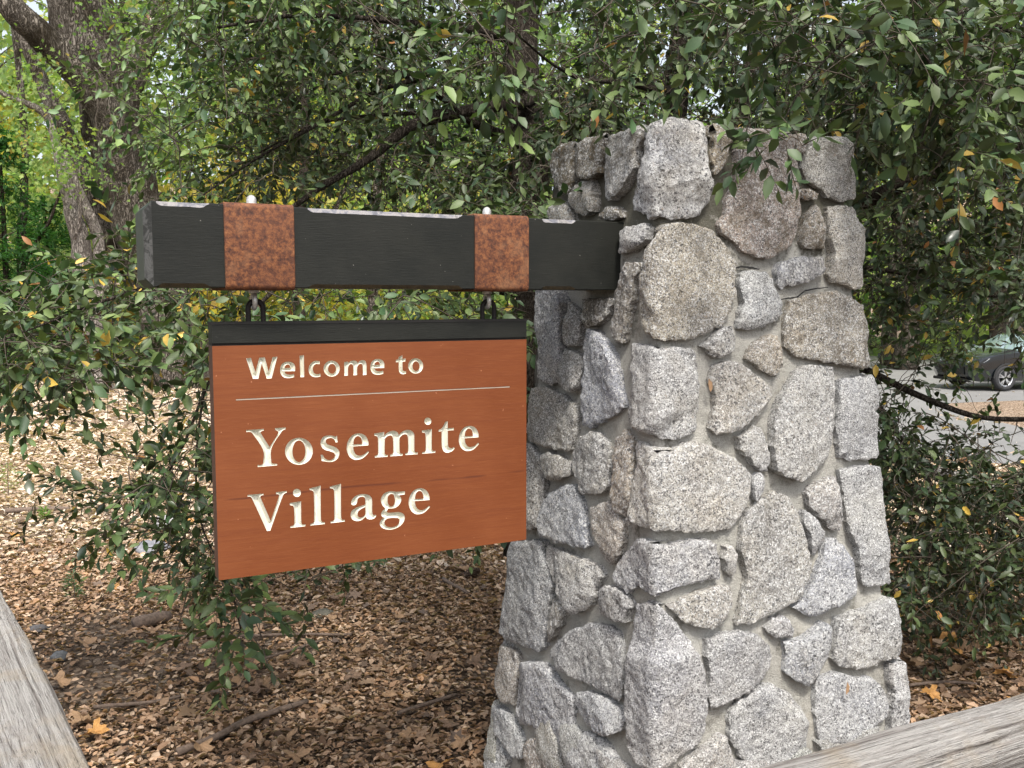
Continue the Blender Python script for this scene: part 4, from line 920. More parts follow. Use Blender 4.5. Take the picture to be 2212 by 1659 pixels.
# ================================================================== DARK LIVE OAK (behind and around pillar and sign)
rg = np.random.default_rng(21)
oak = empty('live_oak_tree', (0.15, 4.1, 0), 'dark leaved live oak whose branches hang behind and around the sign and pillar', 'tree')
trunks = [px_limb([(1150, 1200, 4.0, 120), (1152, 830, 4.0, 95), (1148, 600, 4.1, 82), (1140, 330, 4.2, 78), (1128, 120, 4.3, 74), (1115, -60, 4.4, 66), (1090, -330, 4.6, 50)]),
          px_limb([(1200, 1180, 4.2, 110), (1330, 620, 4.6, 70), (1440, 300, 4.9, 54), (1462, 150, 5.0, 50), (1475, -40, 5.1, 44), (1500, -330, 5.2, 30)]),
          px_limb([(1180, 1190, 4.1, 90), (1500, 700, 4.9, 56), (1590, 420, 5.0, 44), (1600, 240, 5.0, 38), (1640, 60, 5.1, 30), (1700, -150, 5.2, 24)])]
limbs = [[(1148, 215, 4.15, 30), (1060, 229, 3.95, 27), (985, 243, 3.85, 25), (918, 258, 3.78, 24), (868, 284, 3.7, 22), (820, 330, 3.65, 20), (765, 366, 3.6, 17), (700, 400, 3.55, 14), (640, 440, 3.5, 11), (520, 540, 3.4, 7)],
 [(1148, 330, 4.2, 30), (1100, 300, 4.1, 24), (1020, 262, 4.05, 22), (970, 215, 4.05, 20), (900, 170, 4.0, 16), (840, 150, 4.0, 11), (700, 160, 3.9, 8)],
 [(985, 243, 3.85, 14), (900, 245, 3.8, 9), (800, 250, 3.8, 8), (690, 262, 3.7, 6), (560, 330, 3.6, 4)],
 [(900, 170, 4.0, 12), (820, 190, 3.9, 9), (740, 235, 3.8, 8), (650, 290, 3.6, 7), (540, 350, 3.5, 5), (440, 420, 3.4, 4)],
 [(1120, 90, 4.3, 26), (980, 60, 4.0, 18), (820, 40, 3.8, 13), (640, 30, 3.6, 9), (470, 60, 3.5, 6)],
 [(1115, -60, 4.4, 30), (900, -120, 4.0, 20), (650, -130, 3.7, 14), (420, -90, 3.4, 9), (250, -20, 3.2, 6)],
 [(1150, 640, 4.1, 22), (1000, 620, 3.9, 16), (800, 610, 3.7, 13), (620, 600, 3.5, 11), (470, 590, 3.3, 10), (380, 600, 3.2, 9), (250, 640, 3.1, 7), (120, 690, 3.0, 5), (-60, 760, 2.9, 4)],
 [(620, 600, 3.5, 10), (520, 700, 3.4, 8), (440, 840, 3.3, 7), (400, 960, 3.2, 6), (330, 1080, 3.15, 4), (250, 1130, 3.1, 3)],
 [(440, 840, 3.3, 6), (420, 1000, 3.2, 5), (430, 1140, 3.1, 4), (500, 1260, 3.0, 4), (520, 1360, 2.95, 3)],
 [(1148, 700, 4.1, 20), (1050, 800, 3.9, 12), (900, 950, 3.7, 9), (760, 1120, 3.6, 6), (690, 1240, 3.5, 4)],
 [(1600, 440, 5.0, 34), (1760, 445, 4.6, 34), (1850, 440, 4.3, 34), (1905, 415, 4.2, 33), (1970, 388, 4.1, 32), (2060, 372, 4.0, 27), (2130, 350, 3.9, 24), (2212, 305, 3.8, 20), (2400, 240, 3.6, 14)],
 [(1560, 700, 4.9, 24), (1760, 755, 4.4, 20), (1880, 803, 4.1, 16), (1960, 843, 4.0, 15), (2040, 876, 3.9, 13), (2110, 901, 3.8, 12), (2212, 906, 3.7, 10), (2400, 890, 3.5, 7)],
 [(1760, 760, 4.4, 22), (1890, 860, 4.2, 12), (1950, 960, 4.1, 12), (2020, 1060, 4.0, 10), (2090, 1170, 3.9, 9), (2180, 1290, 3.8, 5)],
 [(1560, 560, 4.9, 20), (1800, 570, 4.4, 12), (1960, 590, 4.2, 9), (2080, 640, 4.0, 6), (2250, 640, 3.8, 4)],
 [(1475, -40, 5.1, 30), (1650, -60, 4.3, 20), (1850, -40, 3.6, 14), (2050, 20, 3.0, 9), (2260, 100, 2.7, 6)],
 [(1475, 60, 5.0, 26), (1640, 90, 4.6, 17), (1830, 130, 4.2, 12), (2010, 200, 3.9, 9), (2200, 260, 3.7, 6)],
 [(2200, -160, 3.6, 16), (2010, -80, 2.9, 10), (1900, 20, 2.6, 7), (1800, 110, 2.45, 5), (1720, 200, 2.35, 4), (1690, 270, 2.3, 3)],
 [(1850, -60, 3.4, 14), (1960, 60, 2.7, 8), (2040, 180, 2.5, 5), (1990, 300, 2.5, 4)],
 [(1462, 200, 5.0, 20), (1350, 180, 4.4, 12), (1250, 170, 3.9, 8), (1180, 130, 3.5, 6), (1100, 60, 3.2, 4)]]
parts = []; nodes = []
for i, p in enumerate(trunks):
    (V, F), Q = limb(p, .06, .22, 14, i*3.1, kink=.35); mk('trunk', V, F, BARKD, oak, smooth=True); nodes.append(Q[:, :3])
for i, p in enumerate(limbs):
    (V, F), Q = limb(px_limb(p), .05, .16, 9, i*2.7+9, kink=.9); nodes.append(Q[2:, :3]); mk('limb', V, F, BARKD, oak, smooth=True)
nodes = np.concatenate(nodes); nodes = nodes[nodes[:, 2] > .35]
regs = [  # outline, near, far, sprays, (leaf size), autumn share, brightness (lit and shaded crown parts painted into leaf colour)
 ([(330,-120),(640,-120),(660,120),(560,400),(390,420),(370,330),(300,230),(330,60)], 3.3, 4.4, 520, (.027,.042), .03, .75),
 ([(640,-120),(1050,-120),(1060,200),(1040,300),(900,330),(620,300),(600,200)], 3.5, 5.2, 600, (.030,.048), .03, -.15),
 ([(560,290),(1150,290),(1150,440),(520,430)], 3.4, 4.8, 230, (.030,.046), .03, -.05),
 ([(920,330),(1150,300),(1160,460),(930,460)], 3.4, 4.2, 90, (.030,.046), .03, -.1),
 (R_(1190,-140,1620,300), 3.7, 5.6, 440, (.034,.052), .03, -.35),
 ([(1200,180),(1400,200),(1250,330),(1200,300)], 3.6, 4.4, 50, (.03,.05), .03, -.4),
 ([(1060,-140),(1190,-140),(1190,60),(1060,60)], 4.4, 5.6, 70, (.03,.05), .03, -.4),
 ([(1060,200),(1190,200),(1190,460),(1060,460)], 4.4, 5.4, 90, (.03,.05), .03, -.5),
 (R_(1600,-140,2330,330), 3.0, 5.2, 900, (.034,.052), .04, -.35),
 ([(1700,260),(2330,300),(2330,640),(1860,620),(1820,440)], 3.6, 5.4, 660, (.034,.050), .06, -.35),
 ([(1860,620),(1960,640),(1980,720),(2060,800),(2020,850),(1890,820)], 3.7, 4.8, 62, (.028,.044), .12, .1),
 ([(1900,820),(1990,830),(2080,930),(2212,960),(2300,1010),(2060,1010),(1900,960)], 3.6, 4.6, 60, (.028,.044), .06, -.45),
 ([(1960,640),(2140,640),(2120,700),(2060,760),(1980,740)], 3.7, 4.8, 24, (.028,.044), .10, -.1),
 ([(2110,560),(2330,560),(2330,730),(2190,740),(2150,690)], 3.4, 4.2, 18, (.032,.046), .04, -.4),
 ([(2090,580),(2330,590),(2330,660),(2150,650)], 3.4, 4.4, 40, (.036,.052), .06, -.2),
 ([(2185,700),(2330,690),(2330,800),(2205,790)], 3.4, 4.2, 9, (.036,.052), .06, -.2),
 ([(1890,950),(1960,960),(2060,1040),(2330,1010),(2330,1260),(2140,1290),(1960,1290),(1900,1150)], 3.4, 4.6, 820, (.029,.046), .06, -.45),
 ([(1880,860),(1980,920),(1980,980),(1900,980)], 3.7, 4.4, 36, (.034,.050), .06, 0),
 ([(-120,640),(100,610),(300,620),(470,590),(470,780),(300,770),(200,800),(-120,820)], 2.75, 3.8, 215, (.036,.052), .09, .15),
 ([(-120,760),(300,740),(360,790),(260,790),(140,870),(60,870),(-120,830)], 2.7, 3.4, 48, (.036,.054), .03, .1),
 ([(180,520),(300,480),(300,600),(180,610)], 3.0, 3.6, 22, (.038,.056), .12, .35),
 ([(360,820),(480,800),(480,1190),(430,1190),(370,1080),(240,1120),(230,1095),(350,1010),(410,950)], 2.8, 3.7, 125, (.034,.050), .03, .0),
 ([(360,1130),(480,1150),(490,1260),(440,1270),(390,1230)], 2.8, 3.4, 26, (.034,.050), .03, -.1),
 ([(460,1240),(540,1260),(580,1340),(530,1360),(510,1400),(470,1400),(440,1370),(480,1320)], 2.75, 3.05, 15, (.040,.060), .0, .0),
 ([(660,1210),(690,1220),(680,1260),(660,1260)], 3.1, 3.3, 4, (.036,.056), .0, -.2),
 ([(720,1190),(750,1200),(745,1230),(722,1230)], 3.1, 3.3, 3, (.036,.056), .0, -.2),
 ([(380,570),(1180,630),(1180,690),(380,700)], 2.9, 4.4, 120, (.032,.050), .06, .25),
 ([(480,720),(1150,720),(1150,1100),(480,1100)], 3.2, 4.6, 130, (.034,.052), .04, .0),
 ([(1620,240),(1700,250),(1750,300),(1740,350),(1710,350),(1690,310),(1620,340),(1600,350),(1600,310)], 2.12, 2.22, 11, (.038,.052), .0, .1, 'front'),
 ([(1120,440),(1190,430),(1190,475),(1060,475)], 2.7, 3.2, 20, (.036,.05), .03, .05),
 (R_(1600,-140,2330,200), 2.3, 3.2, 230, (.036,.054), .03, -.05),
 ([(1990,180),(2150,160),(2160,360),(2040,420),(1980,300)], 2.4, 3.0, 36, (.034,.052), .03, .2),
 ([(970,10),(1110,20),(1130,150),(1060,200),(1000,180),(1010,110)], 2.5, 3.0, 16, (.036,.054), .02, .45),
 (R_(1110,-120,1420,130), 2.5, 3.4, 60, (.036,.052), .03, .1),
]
LV = Leaves(OAK); LV2 = Leaves(OAK_B); tw = []; allP = []; meta = []
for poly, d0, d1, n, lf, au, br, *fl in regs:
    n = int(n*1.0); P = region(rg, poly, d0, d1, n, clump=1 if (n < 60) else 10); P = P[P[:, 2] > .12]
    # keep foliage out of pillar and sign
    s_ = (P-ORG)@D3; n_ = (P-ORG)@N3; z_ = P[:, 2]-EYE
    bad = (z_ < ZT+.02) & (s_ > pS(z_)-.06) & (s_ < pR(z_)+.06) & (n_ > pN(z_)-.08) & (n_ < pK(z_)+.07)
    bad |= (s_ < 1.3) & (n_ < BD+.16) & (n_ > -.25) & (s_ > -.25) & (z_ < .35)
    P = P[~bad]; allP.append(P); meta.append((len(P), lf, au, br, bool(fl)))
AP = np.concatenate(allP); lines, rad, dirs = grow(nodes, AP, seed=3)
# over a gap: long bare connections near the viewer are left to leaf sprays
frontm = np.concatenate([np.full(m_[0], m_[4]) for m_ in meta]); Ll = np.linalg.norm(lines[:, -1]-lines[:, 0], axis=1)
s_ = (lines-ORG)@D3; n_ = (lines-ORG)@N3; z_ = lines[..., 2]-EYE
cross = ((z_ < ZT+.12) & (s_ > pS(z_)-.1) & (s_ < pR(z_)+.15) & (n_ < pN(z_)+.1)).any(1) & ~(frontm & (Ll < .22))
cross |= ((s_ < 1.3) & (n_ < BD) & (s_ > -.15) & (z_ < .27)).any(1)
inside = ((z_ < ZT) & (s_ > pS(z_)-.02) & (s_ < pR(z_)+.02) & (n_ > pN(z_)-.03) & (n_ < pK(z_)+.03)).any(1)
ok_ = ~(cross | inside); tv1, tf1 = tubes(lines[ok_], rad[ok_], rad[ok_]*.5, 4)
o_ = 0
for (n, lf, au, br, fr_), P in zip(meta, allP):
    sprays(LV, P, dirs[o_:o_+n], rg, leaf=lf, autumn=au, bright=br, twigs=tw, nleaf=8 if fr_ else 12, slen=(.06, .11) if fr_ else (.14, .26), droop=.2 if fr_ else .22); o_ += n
rgt = np.random.default_rng(9); tb = AP[rgt.choice(len(AP), 900)]; dt = norm(rgt.normal(0, 1, (900, 3))*np.array([1, .6, .5])+np.array([-.3, 0, -.45])); lt = rgt.uniform(.15, .5, 900)
tt_ = np.linspace(0, 1, 8)[None, :, None]; bt = tb[:, None]+dt[:, None]*tt_*lt[:, None, None]+np.array([0, 0, -1.])*(tt_**2)*(lt*.25)[:, None, None]+np.cumsum(rgt.normal(0, .006, (900, 8, 3)), axis=1)
s_ = (bt-ORG)@D3; n_ = (bt-ORG)@N3; z_ = bt[..., 2]-EYE
badt = ((z_ < ZT+.03) & (s_ > pS(z_)-.05) & (s_ < pR(z_)+.05) & (n_ < pK(z_)+.06)).any(1) | ((s_ < 1.3) & (n_ < BD+.1) & (s_ > -.2) & (z_ < .3)).any(1) | (bt[..., 2] < .1).any(1)
tw.append(tubes(bt[~badt], np.full((~badt).sum(), .0024), np.full((~badt).sum(), .0009), 4))
V, F = join_np([(tv1, tf1)]+tw)
tg = link('twigs', fast_mesh('twigs', V, [F]), TWIG, oak); tg['kind'] = 'stuff'
LV.build('foliage', OAKLEAF, oak); LV2.build('foliage', OAKLEAF, oak)

# ================================================================== BIG TREES AND WOODLAND BEHIND
def crown(LVs, centres, nper, rad, leaf, cols, rg, wr=.8, flat=.7):
    for c in centres:
        n = nper; p = c+rg.normal(0, 1, (n, 3))*np.array([rad, rad, rad*flat]); d = norm(rg.normal(0, 1, (n, 3))+np.array([0, 0, -.3]))
        up = norm(np.array([0, -.35, .8])+rg.normal(0, .6, (n, 3))); l = rg.uniform(*leaf, n)
        k = cols[rg.integers(0, len(cols))]; col = np.array(k)*rg.uniform(.7, 1.3, (n, 1))*np.array([1, 1, 1.])
        LVs.add(p, d, up, l, l*wr*rg.uniform(.7, 1.1, n), col)
YG = [(.18, .26, .08), (.24, .31, .10), (.13, .21, .07), (.32, .32, .10), (.17, .26, .10), (.25, .31, .10)]
YY = [(.44, .36, .08), (.38, .36, .09), (.30, .31, .08), (.44, .31, .07)]
GG = [(.08, .14, .04), (.10, .17, .045), (.07, .12, .04), (.12, .18, .05)]
bigt = empty('oak_tree', tuple(at(400, 829, 17.8)), 'massive furrowed grey oak trunk forking to the left behind the beam end', 'tree')
mains = [[(425, 900, 17.8, 175), (405, 829, 17.8, 140), (378, 740, 17.8, 122), (345, 640, 17.8, 108), (312, 530, 17.8, 104), (285, 430, 17.8, 108), (258, 330, 17.8, 112), (228, 220, 17.8, 116), (195, 110, 17.8, 124), (170, 20, 17.8, 118), (140, -120, 18, 100), (90, -400, 18.5, 70)],
         [(275, 400, 17.6, 60), (250, 300, 17.3, 74), (215, 210, 17.0, 70), (160, 140, 16.8, 66), (100, 90, 16.5, 62), (40, 30, 16.2, 56), (-60, -80, 16, 46)],
         [(240, 590, 18.4, 55), (228, 500, 18.4, 52), (200, 420, 18.5, 46), (160, 330, 18.6, 40), (120, 240, 18.7, 36), (80, 150, 18.8, 28), (20, 20, 19, 20)],
         [(260, 240, 17.8, 60), (300, 120, 18.2, 56), (350, 10, 18.6, 48), (430, -160, 19, 34)]]
for i, p in enumerate(mains):
    (V, F), Q = limb(px_limb(p), .16, .12, 22, i*7.7, kink=.15); mk('trunk' if i == 0 else 'limb', V, F, BARKG, bigt, smooth=True)
lv = Leaves(MAPLE); rg2 = np.random.default_rng(5)
cc = np.concatenate([region(rg2, [(200,20),(340,10),(340,130),(260,180),(195,130)], 15.8, 17.0, 13), region(rg2, [(120,-500),(700,-500),(640,-80),(180,-60)], 15.5, 18.5, 50), region(rg2, [(330,0),(600,0),(560,160),(380,180)], 17.5, 19, 40)])
crown(lv, cc, 44, .30, (.06, .11), [(.12,.20,.05),(.15,.24,.06),(.10,.17,.05)], rg2, .9)
lv.build('crown', YELLEAF, bigt)
paler = empty('twisted_tree', tuple(at(205, 829, 16.8)), 'thinner pale twisted trunk with a bare branch reaching the left edge', 'tree')
tw_ = [[(225, 880, 16.8, 60), (212, 829, 16.8, 52), (200, 700, 16.8, 46), (182, 590, 16.8, 46), (165, 500, 16.8, 38), (150, 430, 16.8, 30), (135, 380, 16.8, 24), (124, 330, 16.8, 20), (116, 280, 16.8, 18), (103, 248, 16.8, 18), (80, 232, 16.7, 15), (50, 222, 16.6, 12), (20, 208, 16.5, 11), (-40, 180, 16.4, 8)],
       [(225, 660, 16.9, 34), (222, 560, 16.9, 26), (196, 470, 16.9, 24), (172, 420, 16.9, 22), (150, 370, 16.9, 18), (138, 330, 16.9, 14)],
       [(103, 248, 16.8, 14), (108, 215, 16.8, 11), (96, 170, 16.9, 8), (100, 120, 17, 5)],
       [(165, 520, 16.7, 12), (176, 440, 16.6, 8), (170, 390, 16.5, 5)]]
for i, p in enumerate(tw_):
    (V, F), Q = limb(px_limb(p), .10, .14, 12, i*5+50, kink=.5); mk('trunk' if i == 0 else 'limb', V, F, BARKL, paler, smooth=True)
lv = Leaves(MAPLE); cc = region(rg2, [(0,120),(130,120),(150,420),(60,420),(0,330)], 15.8, 17.6, 26); cc2 = region(rg2, [(60,270),(190,290),(190,400),(100,380)], 15.6, 16.6, 16)
crown(lv, cc, 22, .32, (.07, .12), [(.20,.29,.08),(.26,.34,.10),(.15,.24,.07),(.40,.32,.08)], rg2, .9); crown(lv, cc2, 30, .26, (.07, .11), [(.20,.29,.08),(.26,.34,.10),(.15,.24,.07)], rg2, .9)
lv.build('crown', YELLEAF, paler)
# woodland trees, each a thing of its own
def wood_tree(px, Y, hgt, spread, cols, label, n, leaf, seed, lean=0., low=.25, grp='broadleaved trees of the bright woodland behind', trunk_px=None, name='maple_tree', per=26):
    r3 = np.random.default_rng(seed); x = (px-CX)/FPX*Y; z0 = float(gz(x, Y)); o = empty(name, (x, Y, z0), label, 'tree', grp)
    tr = .018*hgt+.04; pts = [(x, Y, z0-.2, tr*1.4), (x+lean*.1, Y, z0+.25*hgt*.5, tr), (x+lean*.5+r3.normal(0, .1), Y, z0+hgt*.5, tr*.7), (x+lean, Y, z0+hgt*.92, tr*.15)]
    (V, F), Q = limb(pts, .5, .12, 9, seed, kink=.6); mk('trunk', V, F, BARKG if seed % 2 else BARKD, o, smooth=True)
    cen = []
    L = []
    for k in range(n):
        h = low+(1-low)*r3.random(); rr_ = spread*math.sin(math.pi*min(1, (h-low)/(1-low)*.85+.15))**.6*math.sqrt(r3.random()); a = r3.uniform(0, 6.28)
        c = np.array([x+lean*h+rr_*math.cos(a), Y+rr_*math.sin(a), z0+h*hgt]); cen.append(c)
        if k % 3 == 0:
            b = Q[min(len(Q)-1, int(len(Q)*h*.8)), :3]; t = np.linspace(0, 1, 5)[:, None]; L.append(b+(c-b)*t+np.array([0, 0, .15])*np.sin(np.pi*t)*rr_)
    if L: V, F = tubes(np.array(L), np.full(len(L), .035), np.full(len(L), .008), 4); lb = link('limbs', fast_mesh('limbs', V, [F]), TWIG, o)
    lv = Leaves(SIMPLE); crown(lv, cen, per, spread*.16+.15, leaf, cols, r3, .75); lv.build('crown', YELLEAF, o)
    return o
WT = [(-40, 24, 11, 3.2, YG, 'green maple at the far left edge behind the pale trunk'), (300, 23, 12, 3.4, YG, 'bright green maple directly behind the massive oak trunk'),
      (500, 21, 4.3, 2.6, YY, 'golden yellow maple low behind the left end of the beam'), (650, 26, 12, 3.6, YG+YY[:1], 'yellow green maple above the left rust strap'),
      (820, 22, 4.2, 2.6, YY[:3]+YG, 'yellowing maple low behind the middle of the beam'), (960, 28, 13, 3.8, YG[:3]+GG, 'green maple behind the crossing oak limbs'),
      (1150, 25, 12, 3.4, GG+YG[:2], 'deep green tree behind the dark oak trunk'), (1420, 27, 13, 3.8, YG[:4]+GG, 'green tree behind the top of the stone pillar'),
      (1700, 30, 14, 4.0, GG+YG[:3], 'green tree behind the right half of the pillar top'), (1960, 33, 14, 4.2, YG, 'bright green tree beyond the road just right of the pillar'),
      (2160, 36, 15, 4.2, GG+YG[:3], 'shaded green tree rising behind the parked car'), (2330, 33, 14, 4.0, YG[:3]+GG, 'green tree beyond the road at the right edge')]
for i, (px, Y, h, sp, cols, lab) in enumerate(WT):
    wood_tree(px, Y, h, sp, cols, lab, 120, (.14, .26), 40+i, lean=((i*37) % 5-2)*.4, low=.12 if h < 8 else .22)
# a few standing trunks seen through the leaves
for i, (px, Y, wpx, lab) in enumerate([(655, 19, 24, 'slim dark trunk showing below the beam between the chain links'), (815, 17, 22, 'slim brown trunk rising behind the middle of the beam'), (2195, 29, 46, 'brown leaning trunk above the roof of the parked car'), (1925, 34, 30, 'grey trunk beyond the road beside the pillar'), (60, 20, 20, 'thin dark stem among conifers at the far left')]):
    x = (px-CX)/FPX*Y; z0 = float(gz(x, Y)); r_ = wpx*.5*Y/FPX; o = empty('bare_tree', (x, Y, z0), lab, 'tree')
    (V, F), _ = limb([(x, Y, z0-.2, r_*1.3), (x-.1, Y, z0+2, r_), (x+.15, Y, z0+5, r_*.8), (x-.1, Y, z0+9, r_*.5)], .3, .12, 10, 80+i, kink=.5); mk('trunk', V, F, BARKG if i != 0 else BARKD, o, smooth=True)
    (V, F), _ = limb([(x, Y, z0+2.4, r_*.5), (x+.7, Y-.2, z0+3.3, r_*.35), (x+1.3, Y-.3, z0+4.6, r_*.15)], .2, .1, 7, 90+i, kink=.6); mk('limb', V, F, BARKG, o, smooth=True)
# soft dark conifers at the left
def conifer(px, Y, hgt, spread, seed, label):
    r3 = np.random.default_rng(seed); x = (px-CX)/FPX*Y; z0 = float(gz(x, Y)); o = empty('young_conifer', (x, Y, z0), label, 'tree')
    (V, F), _ = limb([(x, Y, z0-.1, .09), (x, Y, z0+hgt*.6, .05), (x, Y, z0+hgt, .01)], .3, .05, 8, seed); mk('trunk', V, F, BARKD, o, smooth=True)
    lv = Leaves(SIMPLE); n = 230
    for k in range(n):
        h = .06+.92*r3.random()**1.1; a = r3.uniform(0, 6.28); L = spread*(1-h)**.8+.12; d = np.array([math.cos(a), math.sin(a), -.12])
        m = 34; t = r3.random(m)**.8; p = np.array([x, Y, z0+h*hgt])+d*(t*L)[:, None]+np.array([0, 0, -.18])*(t**2*L)[:, None]+r3.normal(0, .05, (m, 3))
        dd = norm(d+r3.normal(0, .6, (m, 3))); lv.add(p, dd, norm(np.array([0, 0, 1.])+r3.normal(0, .3, (m, 3))), r3.uniform(.09, .19, m), .035, np.array([.035, .095, .03])*r3.uniform(.7, 1.6, (m, 1)))
    lv.build('crown', YELLEAF, o)
conifer(20, 19.5, 5.2, 1.7, 301, 'dark green feathery conifer at the left edge'); conifer(-110, 18.5, 5.6, 1.8, 302, 'feathery conifer partly outside the left edge')
conifer(110, 22, 4.0, 1.6, 303, 'small feathery conifer behind the pale twisted trunk')
# understorey and far wood that reads as one mass
lv = Leaves(SIMPLE); r4 = np.random.default_rng(77)
n = 90000; X_ = r4.uniform(-38, 38, n); Y_ = r4.uniform(37, 62, n); X_ = X_*(Y_/45); Hm = 15+3*np.sin(X_*.35)+2.5*np.sin(X_*.9+2)
cl = r4.integers(0, 900, n); cxy = np.stack([r4.uniform(-40, 40, 900), r4.uniform(38, 62, 900), r4.random(900)], 1)
P = np.stack([cxy[cl, 0]*(cxy[cl, 1]/45), cxy[cl, 1], np.zeros(n)], 1)+r4.normal(0, 1.0, (n, 3)); P[:, 2] = gz(P[:, 0], P[:, 1])+np.abs(cxy[cl, 2]*(14+3*np.sin(P[:, 0]*.35)+2.5*np.sin(P[:, 0]*.9+2))+r4.normal(0, .8, n))
pal = np.array(YG+GG+YG[:3]+[(.34, .30, .05)]); col = pal[r4.integers(0, len(pal), 900)][cl]*r4.uniform(.7, 1.3, (n, 1))
l = r4.uniform(.3, .6, n); lv.add(P, norm(r4.normal(0, 1, (n, 3))), norm(np.array([0, -.5, .7])+r4.normal(0, .5, (n, 3))), l, l*.75, col)
fw = lv.build('distant_woodland', YELLEAF, None); tag(fw, 'bright yellow green wood that closes the view behind everything', 'woodland', kind='stuff')
lv = Leaves(SIMPLE); n = 26000; cl = r4.integers(0, 420, n)
bx, by = r4.uniform(-13, 5, 420), r4.uniform(19, 30, 420); ok = ~((bx > 2.5)); by = np.where(ok, by, 38); bx = bx*(by/22)
P = np.stack([bx[cl], by[cl], np.zeros(n)], 1)+r4.normal(0, .38, (n, 3)); P[:, 2] = gz(P[:, 0], P[:, 1])+np.abs(r4.normal(0, .45, n))+.05
pal = np.array(YG+YY[:2]+GG); col = pal[r4.integers(0, len(pal), 420)][cl]*r4.uniform(.7, 1.3, (n, 1)); l = r4.uniform(.08, .16, n)
lv.add(P, norm(r4.normal(0, 1, (n, 3))), norm(np.array([0, -.4, .8])+r4.normal(0, .5, (n, 3))), l, l*.6, col)
un = lv.build('undergrowth', YELLEAF, None); tag(un, 'low leafy undergrowth along the edge of the wood', 'undergrowth', kind='stuff')

# ================================================================== LEAF LITTER
def litter(tmpl, n, ysamp, leafr, seed, cols, tilt=.40, lift=.020, wr=.56):
    r5 = np.random.default_rng(seed); lv = Leaves(tmpl); Y = ysamp(r5, n); hw = Y*.56+1.3
    X = r5.uniform(-1, 1, n)*hw
    # bare earth patches
    m = np.array([mnoise.fractal(Vector((x*1.1, y*1.1, 5)), .8, 2, 3) for x, y in zip(X, Y)]); bare = np.exp(-(((X+1.75)/.42)**2+((Y-3.9)/.9)**2))
    k = r5.random(n) < np.clip(.92+m*.75-bare*.85+(Y > 5)*.15, .12, 1); X, Y = X[k], Y[k]
    rd = (X > 3.4+(Y < 11)*(11-Y)*1.9) & (Y > 8.2) & ~((Y > 17.2) & (Y < 22) & (X > 9)); k = ~rd | (r5.random(len(X)) < .03); X, Y = X[k], Y[k]; n = len(X)
    Zs = gz(X, Y); P = np.stack([X, Y, Zs+r5.random(n)*lift+.004+(rd[k] if False else 0)], 1); a = r5.uniform(0, 6.28, n)
    d = np.stack([np.cos(a), np.sin(a), r5.normal(0, .22, n)], 1); up = norm(np.array([0, 0, 1.])+r5.normal(0, tilt, (n, 3)))
    l = r5.uniform(*leafr, n)*(1+.6*(r5.random(n) < .10)); C = np.array(cols)[r5.integers(0, len(cols), n)]*r5.uniform(.7, 1.25, (n, 1))
    lv.add(P, norm(d), up, l, l*wr*r5.uniform(.75, 1.2, n), C); return lv
TAN = [(.44, .32, .22), (.37, .26, .17), (.52, .40, .29), (.27, .18, .115), (.17, .11, .07), (.42, .27, .16), (.56, .45, .34), (.11, .075, .052), (.25, .17, .11), (.36, .26, .18)]
PALE_LIT = [(.64, .53, .42), (.56, .44, .34), (.70, .60, .50), (.46, .35, .26), (.32, .23, .16), (.60, .47, .36), (.22, .15, .10)]  # lighter leaf tones carry the brighter light on mid and far ground
TAN = [(a*.92+.008, b*.86+.006, c*.84+.004) for a, b, c in TAN]
def near_y(r, n): return 2.0+(r.random(n)**.8)*4.2
def mid_y(r, n): return 5.4+(r.random(n)**.75)*6.5
def far_y(r, n): return 11+(r.random(n))*16
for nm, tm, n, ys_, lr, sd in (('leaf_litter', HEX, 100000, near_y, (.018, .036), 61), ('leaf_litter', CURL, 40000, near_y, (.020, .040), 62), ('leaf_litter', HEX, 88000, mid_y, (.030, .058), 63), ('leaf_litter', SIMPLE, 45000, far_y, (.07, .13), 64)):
    lv = litter(tm, n, ys_, lr, sd, TAN if sd < 63 else PALE_LIT); o = lv.build(nm, LITTER, None)
    tag(o, {61: 'flat dry brown and tan leaves covering the forest floor below the sign', 62: 'curled dry leaves scattered among the flat ones near the fence', 63: 'carpet of tan dry leaves under the oak beyond the sign', 64: 'pale leaf carpet of the clearing around the big trunk, its brightness put into the colour'}[sd], 'leaf litter', kind='stuff')
lv = litter(MAPLE, 3600, lambda r, n: 2.2+(r.random(n)**.8)*7, (.035, .075), 66, [(.34, .23, .15), (.26, .18, .12), (.20, .14, .10), (.42, .28, .17), (.15, .11, .085)], tilt=.3, lift=.03, wr=.9)
tag(lv.build('leaf_litter', LITTER, None), 'small brown lobed leaves mixed into the top of the litter', 'leaf litter', kind='stuff')
r5 = np.random.default_rng(91); n = 2600; Yt = 2.2+r5.random(n)**.8*6; Xt = r5.uniform(-1, 1, n)*(Yt*.56+.4); a = r5.uniform(0, 6.28, n); Lt = r5.uniform(.02, .11, n); Zt_ = gz(Xt, Yt)+r5.uniform(.016, .034, n)
d = np.stack([np.cos(a), np.sin(a), r5.normal(0, .12, n)], 1); c = np.stack([Xt, Yt, Zt_], 1); tt_ = np.linspace(-.5, .5, 5)[None, :, None]
P = c[:, None]+d[:, None]*tt_*Lt[:, None, None]+np.cumsum(r5.normal(0, .0025, (n, 5, 3)), axis=1); V, F = tubes(P, r5.uniform(.0008, .0026, n), np.full(n, .0007), 3)
o = link('twig_litter', fast_mesh('twig_litter', V, [F]), STICKM0, None); tag(o, 'fine broken twigs scattered over the dry leaves', 'twig litter', kind='stuff')
